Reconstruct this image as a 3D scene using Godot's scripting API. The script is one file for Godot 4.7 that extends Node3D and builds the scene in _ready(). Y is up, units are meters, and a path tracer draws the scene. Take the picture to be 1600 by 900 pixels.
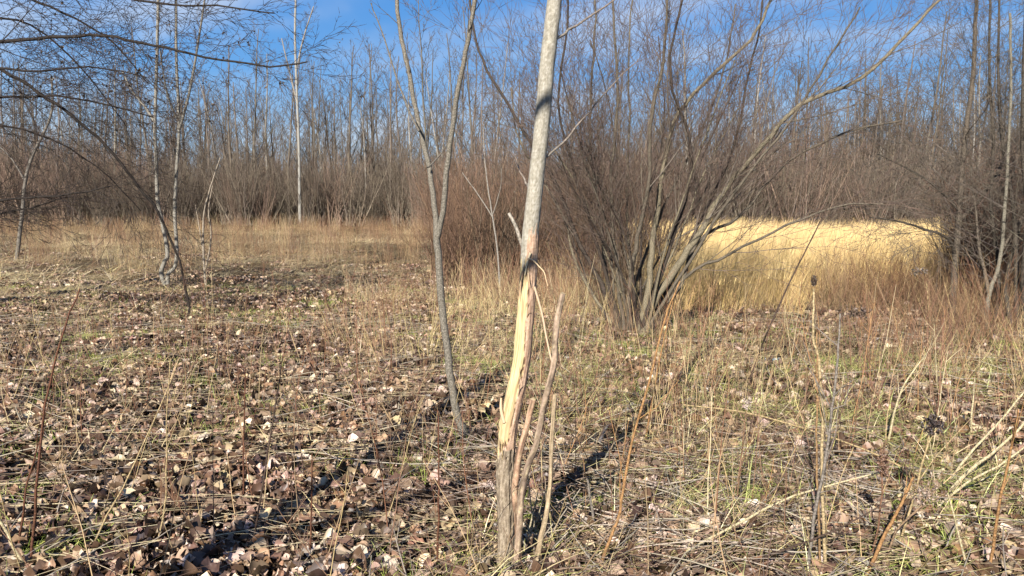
extends Node3D

# ---------------------------------------------------------------- constants
const EYE := 1.5            # eye height, metres
const FPX := 1232.0         # focal length in pixels of the 1600 x 900 photograph
const PITCH := 6.1          # degrees the lens looks down
const SUN_UP := 30.0        # elevation of the sun
const SUN_TURN := 20.5      # shadows run away from the eye and this far to the right

var rng := RandomNumberGenerator.new()
var cs := cos(deg_to_rad(PITCH))
var sn := sin(deg_to_rad(PITCH))
var bumps := FastNoiseLite.new()
var wide := FastNoiseLite.new()
var patch := FastNoiseLite.new()
var fine := FastNoiseLite.new()
var names := {}
var M := {}
var ground: MeshInstance3D

# ---------------------------------------------------------------- mesh builder
class Mb:
	var v := PackedVector3Array()
	var n := PackedVector3Array()
	var c := PackedColorArray()
	var ix := PackedInt32Array()

	# a tapering tube along a line of points
	func tube(pts: PackedVector3Array, r0: float, r1: float, sides: int, c0: Color, c1: Color, pw := 1.0) -> void:
		var m := pts.size()
		var base := v.size()
		var t := (pts[1] - pts[0]).normalized()
		var s := t.cross(Vector3(0.31, 0.2, 0.93))
		if s.length_squared() < 0.01:
			s = t.cross(Vector3.RIGHT)
		s = s.normalized()
		for i in m:
			if i > 0 and i < m - 1:
				t = (pts[i + 1] - pts[i - 1]).normalized()
			elif i == m - 1:
				t = (pts[i] - pts[i - 1]).normalized()
			s = (s - t * s.dot(t)).normalized()
			var b := t.cross(s)
			var f := float(i) / (m - 1)
			var r := lerpf(r0, r1, pow(f, pw))
			var col := c0.lerp(c1, f)
			for k in sides:
				var a := TAU * k / sides
				var o := s * cos(a) + b * sin(a)
				v.append(pts[i] + o * r)
				n.append(o)
				c.append(col)
		for i in m - 1:
			for k in sides:
				var k2 := (k + 1) % sides
				var p := base + i * sides
				var q := p + sides
				ix.append(p + k); ix.append(q + k); ix.append(q + k2)
				ix.append(p + k); ix.append(q + k2); ix.append(p + k2)

	func cap(centre: Vector3, normal: Vector3, sides: int, col: Color) -> void:
		# closes the tube that was added last
		var ring := v.size() - sides
		var base := v.size()
		v.append(centre); n.append(normal); c.append(col)
		for k in sides:
			v.append(v[ring + k]); n.append(normal); c.append(col)
		for k in sides:
			ix.append(base); ix.append(base + 1 + (k + 1) % sides); ix.append(base + 1 + k)

	# a narrow bending blade
	func blade(p: Vector3, d: Vector3, droop: float, length: float, w: float, c0: Color, c1: Color, segs := 3) -> void:
		var base := v.size()
		var dir := d.normalized()
		var side := dir.cross(Vector3(0.13, 1, 0.21)).normalized()
		var q := p
		for i in segs + 1:
			var f := float(i) / segs
			var nn := side.cross(dir).normalized()
			var ww := w * (1.0 - f * 0.85)
			var col := c0.lerp(c1, f)
			v.append(q - side * ww); n.append(nn); c.append(col)
			v.append(q + side * ww); n.append(nn); c.append(col)
			dir = (dir + Vector3(0, -droop, 0)).normalized()
			q += dir * length / segs
		for i in segs:
			var a := base + i * 2
			ix.append(a); ix.append(a + 2); ix.append(a + 3)
			ix.append(a); ix.append(a + 3); ix.append(a + 1)

	# a dry curled leaf: nl stations along, nw across
	func leaf(at: Transform3D, size: float, wide_: float, curl: float, roll: float, ruffle: float, ph: float, col: Color, vein: Color, nl: int, nw: int) -> void:
		var base := v.size()
		var pos := PackedVector3Array()
		for i in nl + 1:
			var t := float(i) / nl
			var hw := wide_ * (pow(maxf(sin(PI * pow(t, 0.8)), 0.0), 0.8) + 0.015)
			hw *= 1.0 + 0.1 * sin(t * (14.0 + fmod(ph, 3.0) * 4.0) + ph * 3.0)
			for j in nw + 1:
				var s := 2.0 * j / nw - 1.0
				var e := absf(s)
				var y := roll * s * s * hw * 1.3 + curl * (t - 0.45) * (t - 0.45) + ruffle * (sin(t * 8.0 + ph) * e * s + 0.6 * sin(t * 13.0 + s * 4.0 + ph * 2.0) * e)
				y += 0.012 * (1.0 - e)
				var x := s * hw * (1.0 - 0.35 * absf(roll) * e)
				pos.append(Vector3(x, y, (t - 0.5) * (1.0 - 0.25 * absf(curl))) * size)
		for i in nl + 1:
			for j in nw + 1:
				var i0 := maxi(i - 1, 0)
				var i1 := mini(i + 1, nl)
				var j0 := maxi(j - 1, 0)
				var j1 := mini(j + 1, nw)
				var du := pos[i * (nw + 1) + j1] - pos[i * (nw + 1) + j0]
				var dv := pos[i1 * (nw + 1) + j] - pos[i0 * (nw + 1) + j]
				var nn := dv.cross(du)
				nn = Vector3.UP if nn.length_squared() < 1e-14 else nn.normalized()
				v.append(at * pos[i * (nw + 1) + j])
				n.append((at.basis * nn).normalized())
				var mid := j * 2 == nw
				var blot := 0.84 + 0.16 * sin(i * 0.9 + j * 1.9 + ph * 5.0) + 0.1 * (i % 2)
				var cc := vein if mid else col * blot
				cc.a = 1.0
				c.append(cc)
		for i in nl:
			for j in nw:
				var a := base + i * (nw + 1) + j
				var b := a + nw + 1
				ix.append(a); ix.append(a + 1); ix.append(b + 1)
				ix.append(a); ix.append(b + 1); ix.append(b)

	func quad(a: Vector3, b: Vector3, d: Vector3, e: Vector3, col: Color) -> void:
		var base := v.size()
		var nn := (d - a).cross(b - a).normalized()
		for p in [a, b, d, e]:
			v.append(p); n.append(nn); c.append(col)
		ix.append(base); ix.append(base + 1); ix.append(base + 2)
		ix.append(base); ix.append(base + 2); ix.append(base + 3)

	func mesh() -> ArrayMesh:
		var a := []
		a.resize(Mesh.ARRAY_MAX)
		a[Mesh.ARRAY_VERTEX] = v
		a[Mesh.ARRAY_NORMAL] = n
		a[Mesh.ARRAY_COLOR] = c
		a[Mesh.ARRAY_INDEX] = ix
		var am := ArrayMesh.new()
		am.add_surface_from_arrays(Mesh.PRIMITIVE_TRIANGLES, a)
		return am

# ---------------------------------------------------------------- small helpers
func rr(a: float, b: float) -> float:
	return rng.randf_range(a, b)

func rv() -> Vector3:
	return Vector3(rng.randf_range(-1, 1), rng.randf_range(-1, 1), rng.randf_range(-1, 1))

func shade(c: Color, k: float) -> Color:
	return Color(c.r * k, c.g * k, c.b * k)

func vary(c: Color, a := 0.15) -> Color:
	var k := 1.0 + rr(-a, a)
	return Color(c.r * k, c.g * k * (1.0 + rr(-a, a) * 0.2), c.b * k * (1.0 + rr(-a, a) * 0.4))

func high(x: float, z: float) -> float:
	var d := sqrt(x * x + z * z)
	var y := 0.055 * bumps.get_noise_2d(x, z) * clampf(d * 0.4, 0.3, 1.0)
	y += 0.12 * wide.get_noise_2d(x, z) * smoothstep(6.0, 25.0, d)
	y += smoothstep(62.0, 150.0, d) * 5.0
	return y

func ray(x: float, y: float) -> Vector3:
	var yd := (y - 450.0) / FPX
	return Vector3((x - 800.0) / FPX, -(sn + yd * cs), -(cs - yd * sn))

func on_plane(x: float, y: float, z0: float) -> Vector3:    # where that line of sight meets the upright plane z0 metres ahead
	var r := ray(x, y)
	return Vector3(0, EYE, 0) + r * (z0 / -r.z)

func on_ground(x: float, y: float) -> Vector3:
	var r := ray(x, y)
	var p := Vector3(0, EYE, 0) + r * (EYE / -r.y)
	p.y = high(p.x, p.z)
	return p

func numbered(called: String) -> String:
	var k: int = names.get(called, 0)
	names[called] = k + 1
	return called if k == 0 else "%s_%03d" % [called, k]

func tag(o: Node3D, label: String, category: String, group := "") -> void:
	o.set_meta("label", label)
	o.set_meta("category", category)
	if group:
		o.set_meta("group", group)

func thing(called: String, label: String, category: String, at := Vector3.ZERO, group := "") -> Node3D:
	var o := Node3D.new()
	o.name = numbered(called)
	add_child(o, true)
	o.position = at
	tag(o, label, category, group)
	return o

func part(called: String, mesh: Mesh, mat: Material, parent: Node3D) -> MeshInstance3D:
	var o := MeshInstance3D.new()
	o.name = called
	o.mesh = mesh
	o.material_override = mat
	parent.add_child(o, true)
	return o

func one(called: String, mesh: Mesh, mat: Material, label: String, category: String, at := Vector3.ZERO, group := "") -> MeshInstance3D:
	var o := MeshInstance3D.new()
	o.name = numbered(called)
	o.mesh = mesh
	o.material_override = mat
	add_child(o, true)
	o.position = at
	tag(o, label, category, group)
	return o

func stuff(called: String, parent: Node3D, piece: String, meshes: Array, mat: Material, where: Array, tints: Array) -> Node3D:
	# where[k], tints[k]: the places and tints of the copies of meshes[k]
	var root := Node3D.new()
	root.name = called
	root.set_meta("kind", "stuff")
	parent.add_child(root, true)
	for k in meshes.size():
		var count: int = where[k].size()
		if count == 0:
			continue
		var mm := MultiMesh.new()
		mm.transform_format = MultiMesh.TRANSFORM_3D
		mm.use_colors = true
		mm.mesh = meshes[k]
		mm.instance_count = count
		for i in count:
			mm.set_instance_transform(i, where[k][i])
			mm.set_instance_color(i, tints[k][i])
		var o := MultiMeshInstance3D.new()
		o.name = piece
		o.multimesh = mm
		o.material_override = mat
		o.set_meta("kind", "stuff")
		root.add_child(o, true)
	return root

func lists(k: int) -> Array:
	var a := []
	for i in k:
		a.append([])
	return a

func smooth_line(pts: PackedVector3Array, per: int) -> PackedVector3Array:
	var cv := PackedVector3Array()
	var m := pts.size()
	for i in m - 1:
		var p0 := pts[maxi(i - 1, 0)]
		var p3 := pts[mini(i + 2, m - 1)]
		for k in per:
			var t := float(k) / per
			cv.append(pts[i].cubic_interpolate(pts[i + 1], p0, p3, t))
	cv.append(pts[m - 1])
	return cv

# pixel corners x0, y0, x1, y1 ... of a stem that stands z0 metres ahead, leaning away by lean metres towards its end
func line_px(a: Array, z0: float, lean := 0.0, per := 3, wob := 0.0) -> PackedVector3Array:
	var pts := PackedVector3Array()
	var m := a.size() / 2
	for i in m:
		pts.append(on_plane(a[i * 2], a[i * 2 + 1], z0 + lean * i / (m - 1)))
	pts = smooth_line(pts, per)
	if wob > 0.0:
		for i in range(1, pts.size()):
			pts[i] += rv() * wob
	return pts

func shifted(pts: PackedVector3Array, by: Vector3) -> PackedVector3Array:
	var o := PackedVector3Array()
	for p in pts:
		o.append(p - by)
	return o

func line_length(pts: PackedVector3Array) -> float:
	var s := 0.0
	for i in pts.size() - 1:
		s += pts[i].distance_to(pts[i + 1])
	return s

# ---------------------------------------------------------------- branching growth
func style(d: Dictionary) -> Dictionary:
	var s := {
		"segs": [9, 5, 4, 3], "wob": [0.06, 0.12, 0.16, 0.2], "up": [0.05, 0.07, 0.06, 0.03], "kids": [16, 7, 5], "ang": [0.75, 0.7, 0.75], "t0": [0.25, 0.2, 0.15],
		"lf": [0.36, 0.5, 0.55], "rf": [0.4, 0.5, 0.6], "rmin": 0.004, "sides": [6, 4, 3, 3], "tip": 0.25, "short": 0.65,
		"col": [Color(0.13, 0.106, 0.083), Color(0.108, 0.086, 0.064), Color(0.105, 0.081, 0.06), Color(0.105, 0.079, 0.058)],
	}
	s.merge(d, true)
	return s

func grow(p: Vector3, d: Vector3, length: float, r: float, lvl: int, S: Dictionary, out: Array) -> void:
	var segs: int = S.segs[lvl]
	var wob: float = S.wob[lvl]
	var up: float = S.up[lvl]
	var pts := PackedVector3Array([p])
	var q := p
	var dir := d.normalized()
	for i in segs:
		dir = (dir + rv() * wob + Vector3(0, up, 0)).normalized()
		q += dir * (length / segs)
		pts.append(q)
	var col: Color = vary(S.col[lvl], 0.2)
	out[mini(lvl, 1)].tube(pts, r, r * S.tip, S.sides[lvl], col, col)
	sprout(pts, length, r, lvl, S, out)

func sprout(pts: PackedVector3Array, length: float, r: float, lvl: int, S: Dictionary, out: Array, from := -1.0) -> void:
	if lvl + 1 >= S.segs.size():
		return
	var n: int = S.kids[lvl]
	var az := rng.randf() * TAU
	var m := pts.size() - 1
	for k in n:
		var t := lerpf(from if from >= 0.0 else S.t0[lvl], 0.97, (k + rng.randf()) / n)
		var i := mini(int(t * m), m - 1)
		var pos := pts[i].lerp(pts[i + 1], t * m - i)
		var tang := (pts[i + 1] - pts[i]).normalized()
		var a := tang.cross(Vector3(0.37, 0.11, 0.92)).normalized()
		var b := tang.cross(a)
		az += 2.4 + rr(-0.6, 0.6)
		var ang: float = S.ang[lvl] * rr(0.7, 1.3)
		var dir := tang * cos(ang) + (a * cos(az) + b * sin(az)) * sin(ang)
		var rad := maxf(r * lerpf(1.0, S.tip, t) * S.rf[lvl] * rr(0.7, 1.1), S.rmin)
		grow(pos, dir, length * S.lf[lvl] * (1.0 - S.short * t) * rr(0.6, 1.2), rad, lvl + 1, S, out)

func make_tree(called: String, h: float, r: float, S: Dictionary, bark: Material) -> Node3D:
	var out := [Mb.new(), Mb.new()]
	grow(Vector3.ZERO, Vector3(rr(-0.06, 0.06), 1, rr(-0.06, 0.06)), h, r, 0, S, out)
	var o := Node3D.new()
	o.name = called
	part("trunk", out[0].mesh(), bark, o)
	part("crown", out[1].mesh(), M.twig, o)
	return o

# ---------------------------------------------------------------- materials
func noise_tex(freq: float, kind: int, lo: Color, hi: Color, size := 512, seed_ := 1, mid := Color(0, 0, 0, 0)) -> NoiseTexture2D:
	var n := FastNoiseLite.new()
	n.seed = seed_
	n.noise_type = kind
	n.frequency = freq
	n.fractal_octaves = 4
	var t := NoiseTexture2D.new()
	t.width = size
	t.height = size
	t.seamless = true
	t.noise = n
	var g := Gradient.new()
	if mid.a > 0.0:
		g.offsets = PackedFloat32Array([0.2, 0.5, 0.8])
		g.colors = PackedColorArray([lo, mid, hi])
	else:
		g.offsets = PackedFloat32Array([0.25, 0.75])
		g.colors = PackedColorArray([lo, hi])
	t.color_ramp = g
	return t

func mat(rough: float, spec := 0.35) -> StandardMaterial3D:
	var m := StandardMaterial3D.new()
	m.vertex_color_use_as_albedo = true
	m.roughness = rough
	m.metallic_specular = spec
	return m

func textured(m: StandardMaterial3D, t: Texture2D, scale: float, relief: Texture2D = null, cm := 0.0) -> StandardMaterial3D:
	m.albedo_texture = t
	m.uv1_triplanar = true
	m.uv1_world_triplanar = true
	m.uv1_scale = Vector3.ONE * scale
	if relief:
		m.heightmap_enabled = true
		m.heightmap_texture = relief
		m.heightmap_scale = cm
	return m

func make_materials() -> void:
	var grain := noise_tex(0.03, FastNoiseLite.TYPE_SIMPLEX_SMOOTH, Color(0.62, 0.62, 0.6), Color(1, 1, 1), 512, 3)
	var rough := noise_tex(0.05, FastNoiseLite.TYPE_SIMPLEX, Color(0, 0, 0), Color(1, 1, 1), 512, 5)
	M.twig = mat(0.75, 0.3)
	M.bark = textured(mat(0.8, 0.3), grain, 5.0)
	var soft := noise_tex(0.02, FastNoiseLite.TYPE_SIMPLEX_SMOOTH, Color(0.84, 0.83, 0.8), Color(1, 1, 1), 512, 13)
	M.trunk = textured(mat(0.75, 0.3), soft, 5.0, rough, 0.06)
	M.wood = mat(0.6, 0.4)
	M.leaf = mat(0.45, 0.45)
	M.leaf.cull_mode = BaseMaterial3D.CULL_DISABLED
	M.straw = mat(0.6, 0.35)
	M.straw.cull_mode = BaseMaterial3D.CULL_DISABLED
	M.golden = mat(0.6, 0.35)
	M.golden.cull_mode = BaseMaterial3D.CULL_DISABLED
	M.golden.backlight_enabled = true
	M.golden.backlight = Color(0.3, 0.3, 0.3)
	M.ground = textured(mat(0.9, 0.2), noise_tex(0.045, FastNoiseLite.TYPE_CELLULAR, Color(0.45, 0.42, 0.4), Color(1, 1, 1), 1024, 8), 0.9, rough, 1.5)
	M.foil = mat(0.35, 0.6)

# ---------------------------------------------------------------- sky
func make_sky() -> Sky:
	var w := 1024
	var h := 512
	var im := Image.create(w, h, false, Image.FORMAT_RGBF)
	var n1 := FastNoiseLite.new()
	n1.seed = 21
	n1.frequency = 1.0
	n1.fractal_octaves = 5
	n1.domain_warp_enabled = true
	n1.domain_warp_amplitude = 0.5
	n1.domain_warp_frequency = 1.2
	var ramp := Gradient.new()
	ramp.offsets = PackedFloat32Array([0.0, 0.06, 0.16, 0.28, 0.55, 1.0])
	ramp.colors = PackedColorArray([Color(0.62, 0.76, 0.92), Color(0.5, 0.74, 0.98), Color(0.18, 0.48, 0.97), Color(0.1, 0.35, 0.88), Color(0.06, 0.18, 0.5), Color(0.045, 0.12, 0.34)])
	for y in h:
		var el := (0.5 - (y + 0.5) / h) * PI
		if el < -0.02:
			for x in w:
				im.set_pixel(x, y, Color(0.22, 0.19, 0.16))
			continue
		var base := ramp.sample(clampf(sin(maxf(el, 0.0)), 0.0, 1.0))
		var ce := cos(el)
		var se := sin(el)
		for x in w:
			var th := ((x + 0.5) / w - 0.5) * TAU
			var dx := sin(th) * ce
			var dz := -cos(th) * ce
			# thin high cloud in a sheet overhead: long streaks
			var k := 1.0 / (se + 0.16)
			var px := dx * k
			var pz := dz * k
			var along := px * 0.86 + pz * 0.5
			var across := pz * 0.86 - px * 0.5
			var a := n1.get_noise_2d(along * 0.4, across * 1.1)
			var b := n1.get_noise_2d(along * 0.9 + 7.0, across * 3.4 + 3.0)
			var cl := smoothstep(-0.25, 0.75, a * 0.75 + 0.5 * b) * 0.5
			cl *= smoothstep(0.0, 0.06, el + 0.02)
			im.set_pixel(x, y, base.lerp(Color(0.95, 0.99, 1.05), cl))
	var pm := PanoramaSkyMaterial.new()
	pm.panorama = ImageTexture.create_from_image(im)
	pm.energy_multiplier = 0.39
	var s := Sky.new()
	s.sky_material = pm
	return s

# ---------------------------------------------------------------- ground
func spread(lo: float, step: float, hi: float, growth: float) -> PackedFloat32Array:
	var a := PackedFloat32Array()
	var x := 0.0
	var s := step
	var side := []
	while x < hi:
		side.append(x)
		x += s
		if x > lo:
			s *= growth
	side.append(hi)
	for i in range(side.size() - 1, 0, -1):
		a.append(-side[i])
	for q in side:
		a.append(q)
	return a

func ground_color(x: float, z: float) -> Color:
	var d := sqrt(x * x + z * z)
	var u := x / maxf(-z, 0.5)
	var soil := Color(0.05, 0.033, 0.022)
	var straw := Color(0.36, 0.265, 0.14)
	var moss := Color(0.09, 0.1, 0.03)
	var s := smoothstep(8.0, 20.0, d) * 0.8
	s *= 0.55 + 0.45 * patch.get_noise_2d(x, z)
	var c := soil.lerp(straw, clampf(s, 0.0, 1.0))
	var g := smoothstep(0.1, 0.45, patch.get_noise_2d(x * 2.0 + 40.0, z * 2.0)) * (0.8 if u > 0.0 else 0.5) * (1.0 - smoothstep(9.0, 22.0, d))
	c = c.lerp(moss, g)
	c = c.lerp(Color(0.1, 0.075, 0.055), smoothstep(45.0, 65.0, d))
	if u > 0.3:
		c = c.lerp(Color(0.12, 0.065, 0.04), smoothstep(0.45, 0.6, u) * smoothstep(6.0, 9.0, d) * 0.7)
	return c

func make_ground() -> void:
	var xs := spread(7.0, 0.1, 420.0, 1.09)
	var zs := spread(14.0, 0.1, 420.0, 1.08)
	var m := Mb.new()
	var nx := xs.size()
	for z in zs:
		for x in xs:
			m.v.append(Vector3(x, high(x, z), z))
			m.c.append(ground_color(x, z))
			var e := 0.08
			m.n.append(Vector3(high(x - e, z) - high(x + e, z), 2.0 * e, high(x, z - e) - high(x, z + e)).normalized())
	for j in zs.size() - 1:
		for i in nx - 1:
			var a := j * nx + i
			m.ix.append(a); m.ix.append(a + 1); m.ix.append(a + nx + 1)
			m.ix.append(a); m.ix.append(a + nx + 1); m.ix.append(a + nx)
	ground = MeshInstance3D.new()
	ground.name = "ground"
	ground.mesh = m.mesh()
	ground.material_override = M.ground
	ground.set_meta("kind", "structure")
	add_child(ground)

const LEAF := [Color(0.38, 0.27, 0.185), Color(0.44, 0.335, 0.24), Color(0.28, 0.195, 0.132), Color(0.15, 0.088, 0.055), Color(0.22, 0.125, 0.078), Color(0.52, 0.42, 0.32), Color(0.075, 0.048, 0.033), Color(0.3, 0.195, 0.13), Color(0.11, 0.066, 0.045), Color(0.17, 0.12, 0.085), Color(0.09, 0.055, 0.037)]

func leaf_into(m: Mb, at: Transform3D, size: float, col: Color, nl: int, nw: int) -> void:
	m.leaf(at, size, rr(0.32, 0.46), rr(-0.6, 0.9), rr(-0.5, 1.0), rr(0.04, 0.15), rr(0, 9), col, shade(col, 1.12), nl, nw)

func flat_turn(tilt: float) -> Basis:
	return Basis(Vector3.UP, rr(0, TAU)) * Basis(Vector3.RIGHT, rr(-tilt, tilt)) * Basis(Vector3.BACK, rr(-tilt, tilt))

# how much of each cover grows at a place: leaves, straw, green
func cover(x: float, z: float) -> Vector3:
	var d := sqrt(x * x + z * z)
	var u := x / maxf(-z, 0.3)
	var pn := patch.get_noise_2d(x * 1.6, z * 1.6)
	var l := 1.0
	var s := 0.35
	var g := 0.3
	if u < -0.08:
		l = 1.0 - 0.75 * smoothstep(12.0, 19.0, d)
		s = 0.26 + 0.74 * smoothstep(10.0, 17.0, d)
	elif u < 0.02:
		l = 0.95 - 0.5 * smoothstep(5.0, 8.0, d)
		s = 0.4 + 0.7 * smoothstep(4.5, 7.0, d)
	else:
		l = 0.58 - 0.2 * smoothstep(5.0, 12.0, d)
		s = 0.86
		g = 1.0 - smoothstep(6.0, 12.0, d)
	l *= 1.22 - 1.2 * pn
	s *= 0.6 + 2.2 * pn
	if u < 0.0:
		s *= lerpf(0.5, 1.0, smoothstep(6.0, 12.0, d))
	g *= smoothstep(-0.1, 0.3, patch.get_noise_2d(x * 2.0 + 40.0, z * 2.0)) * 2.8
	return Vector3(clampf(l, 0.08, 1.0), clampf(s, 0.05, 1.0), clampf(g, 0.0, 1.0))

func random_place(d0: float, d1: float, u0 := -0.78, u1 := 0.78) -> Vector3:
	# even over the ground of the wedge before the eye
	var d := sqrt(lerpf(d0 * d0, d1 * d1, rng.randf()))
	var u := rr(u0, u1)
	return Vector3(u * d, 0, -d)

func make_litter() -> void:
	# big near leaves, one by one
	var shapes := []
	for k in 14:
		var m := Mb.new()
		leaf_into(m, Transform3D(), 1.0, Color(1, 1, 1), 13, 6)
		shapes.append(m.mesh())
	var tints := []
	for k in LEAF.size():
		var mm: StandardMaterial3D = M.leaf.duplicate()
		mm.albedo_color = LEAF[k].linear_to_srgb()
		tints.append(mm)
	var made := 0
	while made < 300:
		var p := random_place(2.9, 5.6, -0.72, 0.72)
		if rng.randf() > cover(p.x, p.z).x:
			continue
		var o := part("leaf", shapes[made % 14], tints[[0, 1, 2, 4, 5, 7, 9, 3][rng.randi() % 8]], ground)
		var size := rr(0.06, 0.115)
		o.transform = Transform3D(flat_turn(0.42).scaled(Vector3.ONE * size), Vector3(p.x, high(p.x, p.z) + rr(0.02, 0.045), p.z))
		made += 1
	# the rest of the litter: heaps of mixed leaves
	var meshes := []
	for k in 8:
		var m := Mb.new()
		for i in 36:
			var a := rr(0, TAU)
			var r := sqrt(rng.randf()) * 0.26
			leaf_into(m, Transform3D(flat_turn(0.5 if i % 4 else 1.0), Vector3(cos(a) * r, rr(0.004, 0.04), sin(a) * r)), rr(0.05, 0.11), vary(LEAF[rng.randi() % LEAF.size()], 0.28), 7, 4)
		for i in 70:
			# crumbled bits between them
			var a := rr(0, TAU)
			var r := sqrt(rng.randf()) * 0.27
			leaf_into(m, Transform3D(flat_turn(1.0), Vector3(cos(a) * r, rr(0.0, 0.035), sin(a) * r)), rr(0.012, 0.03), vary(LEAF[rng.randi() % LEAF.size()], 0.3), 3, 2)
		meshes.append(m.mesh())
	var where := lists(8)
	var tint := lists(8)
	for pass_ in [[2.2, 7.0, 800], [7.0, 13.0, 1500], [13.0, 24.0, 2200]]:
		for i in pass_[2]:
			var p := random_place(pass_[0], pass_[1], -0.85, 0.85)
			if rng.randf() > cover(p.x, p.z).x:
				continue
			var k := rng.randi() % 8
			where[k].append(Transform3D(Basis(Vector3.UP, rr(0, TAU)).scaled(Vector3.ONE * rr(0.8, 1.15)), Vector3(p.x, high(p.x, p.z), p.z)))
			var b := rr(0.72, 1.18) * clampf(0.95 - 0.35 * patch.get_noise_2d(p.x * 3.0 + 17.0, p.z * 3.0), 0.6, 1.15)
			tint[k].append(Color(b, b * rr(0.92, 1.0), b * rr(0.84, 1.02)))
	stuff("leaf_litter", ground, "leaf_heap", meshes, M.leaf, where, tint)

func make_straw() -> void:
	# flattened dry grass lying in swathes, and low pale tufts
	var meshes := []
	for k in 5:
		var m := Mb.new()
		var lay := rr(-1.3, 1.3) + PI * (k % 2)
		for i in 42:
			var a := lay + rr(-0.8, 0.8) + (rr(-2, 2) if i % 4 == 0 else 0.0)
			var p := Vector3(rr(-0.25, 0.25), rr(0.005, 0.03), rr(-0.25, 0.25))
			var col := vary([Color(0.56, 0.46, 0.26), Color(0.5, 0.4, 0.22), Color(0.6, 0.52, 0.34), Color(0.4, 0.29, 0.16), Color(0.2, 0.13, 0.075), Color(0.28, 0.2, 0.11)][rng.randi() % 6], 0.2)
			m.blade(p, Vector3(cos(a), rr(0.05, 0.35) + (rr(0.2, 0.9) if i % 5 == 0 else 0.0), sin(a)), rr(0.08, 0.3), rr(0.16, 0.5), rr(0.0012, 0.0028), col, col, 3)
		meshes.append(m.mesh())
	for k in 3:
		var m := Mb.new()
		for i in 58:
			var a := rr(0, TAU)
			var col := vary(Color(0.62, 0.54, 0.32), 0.2)
			m.blade(Vector3(rr(-0.06, 0.06), 0, rr(-0.06, 0.06)), Vector3(cos(a), rr(0.5, 1.6), sin(a)), rr(0.35, 0.8), rr(0.08, 0.2), rr(0.0008, 0.0016), shade(col, 0.8), col, 4)
		meshes.append(m.mesh())
	for k in 3:
		# loose long straws fallen mostly one way
		var m := Mb.new()
		for i in 9:
			var a := rr(-0.35, 0.35) + (PI if rng.randf() < 0.5 else 0.0) + (rr(-1.2, 1.2) if rng.randf() < 0.25 else 0.0)
			var col := vary(Color(0.66, 0.54, 0.33), 0.2)
			m.blade(Vector3(rr(-0.3, 0.3), rr(0.035, 0.06), rr(-0.3, 0.3)), Vector3(cos(a), rr(0.03, 0.16), sin(a)), rr(0.03, 0.09), rr(0.4, 0.85), rr(0.0013, 0.0022), col, col, 5)
		meshes.append(m.mesh())
	var where := lists(11)
	var tint := lists(11)
	for i in 230:
		var p := random_place(2.6, 11.0, -0.85, 0.85)
		if p.x / -p.z > 0.05 and rng.randf() < 0.5:
			continue
		var k := 8 + rng.randi() % 3
		where[k].append(Transform3D(Basis(Vector3.UP, rr(-0.4, 0.4)), Vector3(p.x, high(p.x, p.z), p.z)))
		tint[k].append(Color.WHITE * rr(0.7, 1.1))
	for pass_ in [[2.2, 7.0, 1400], [7.0, 14.0, 2800], [14.0, 40.0, 8000]]:
		for i in pass_[2]:
			var p := random_place(pass_[0], pass_[1], -0.85, 0.85)
			if rng.randf() > cover(p.x, p.z).y:
				continue
			var k := rng.randi() % 5 if rng.randf() < 0.72 else 5 + rng.randi() % 3
			var s := rr(0.8, 1.3) * (1.0 if p.z > -14.0 else 1.7)
			where[k].append(Transform3D(Basis(Vector3.UP, rr(-1.5, 1.5)).scaled(Vector3(s, s * rr(0.7, 1.2), s)), Vector3(p.x, high(p.x, p.z) + 0.012, p.z)))
			var b := rr(0.7, 1.15)
			var gy := 0.0 if p.x < 0.0 else rr(0.0, 1.0) * (1.0 - smoothstep(8.0, 16.0, -p.z))
			if p.x < 0.0 and p.z < -17.0:
				b *= clampf(0.72 + patch.get_noise_2d(p.x * 0.4, p.z * 0.4) * 0.8, 0.4, 1.0)
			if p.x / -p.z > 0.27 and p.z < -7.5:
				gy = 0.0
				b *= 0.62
			tint[k].append(Color(b * (1.0 - 0.25 * gy), b * rr(0.95, 1.0), b * rr(0.85, 1.0) * (1.0 - 0.42 * gy)))
	stuff("matted_grass", self, "grass_mat", meshes, M.straw, where, tint)
	# fallen twigs
	var tm := []
	for k in 5:
		var m := Mb.new()
		for i in 4:
			var a := rr(0, TAU)
			var d := Vector3(cos(a), rr(-0.02, 0.12), sin(a))
			var p0 := Vector3(rr(-0.3, 0.3), rr(0.03, 0.06), rr(-0.3, 0.3))
			var l := rr(0.18, 0.55)
			var mid := p0 + d * l * 0.5 + rv() * 0.03
			var r := rr(0.0018, 0.004)
			var col := vary([Color(0.2, 0.14, 0.1), Color(0.3, 0.25, 0.2), Color(0.12, 0.075, 0.055)][rng.randi() % 3], 0.2)
			m.tube(smooth_line(PackedVector3Array([p0, mid, p0 + d * l]), 2), r, r * 0.5, 4, col, col)
			m.tube(PackedVector3Array([mid, mid + (d + rv() * 0.8) * l * 0.22, mid + (d + rv() * 0.9) * l * 0.36]), r * 0.6, r * 0.3, 3, col, col)
		tm.append(m.mesh())
	var tw := lists(5)
	var tt := lists(5)
	for i in 620:
		var p := random_place(2.4, 10.0, -0.85, 0.85)
		if i < 170:
			p = random_place(2.6, 4.6, -0.1, 0.5)
		var k := rng.randi() % 5
		tw[k].append(Transform3D(Basis(Vector3.UP, rr(0, TAU)), Vector3(p.x, high(p.x, p.z), p.z)))
		tt[k].append(Color.WHITE * rr(0.75, 1.2))
	stuff("fallen_twigs", self, "twig_scatter", tm, M.twig, tw, tt)
	# small green blades and moss
	var gm := []
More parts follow.
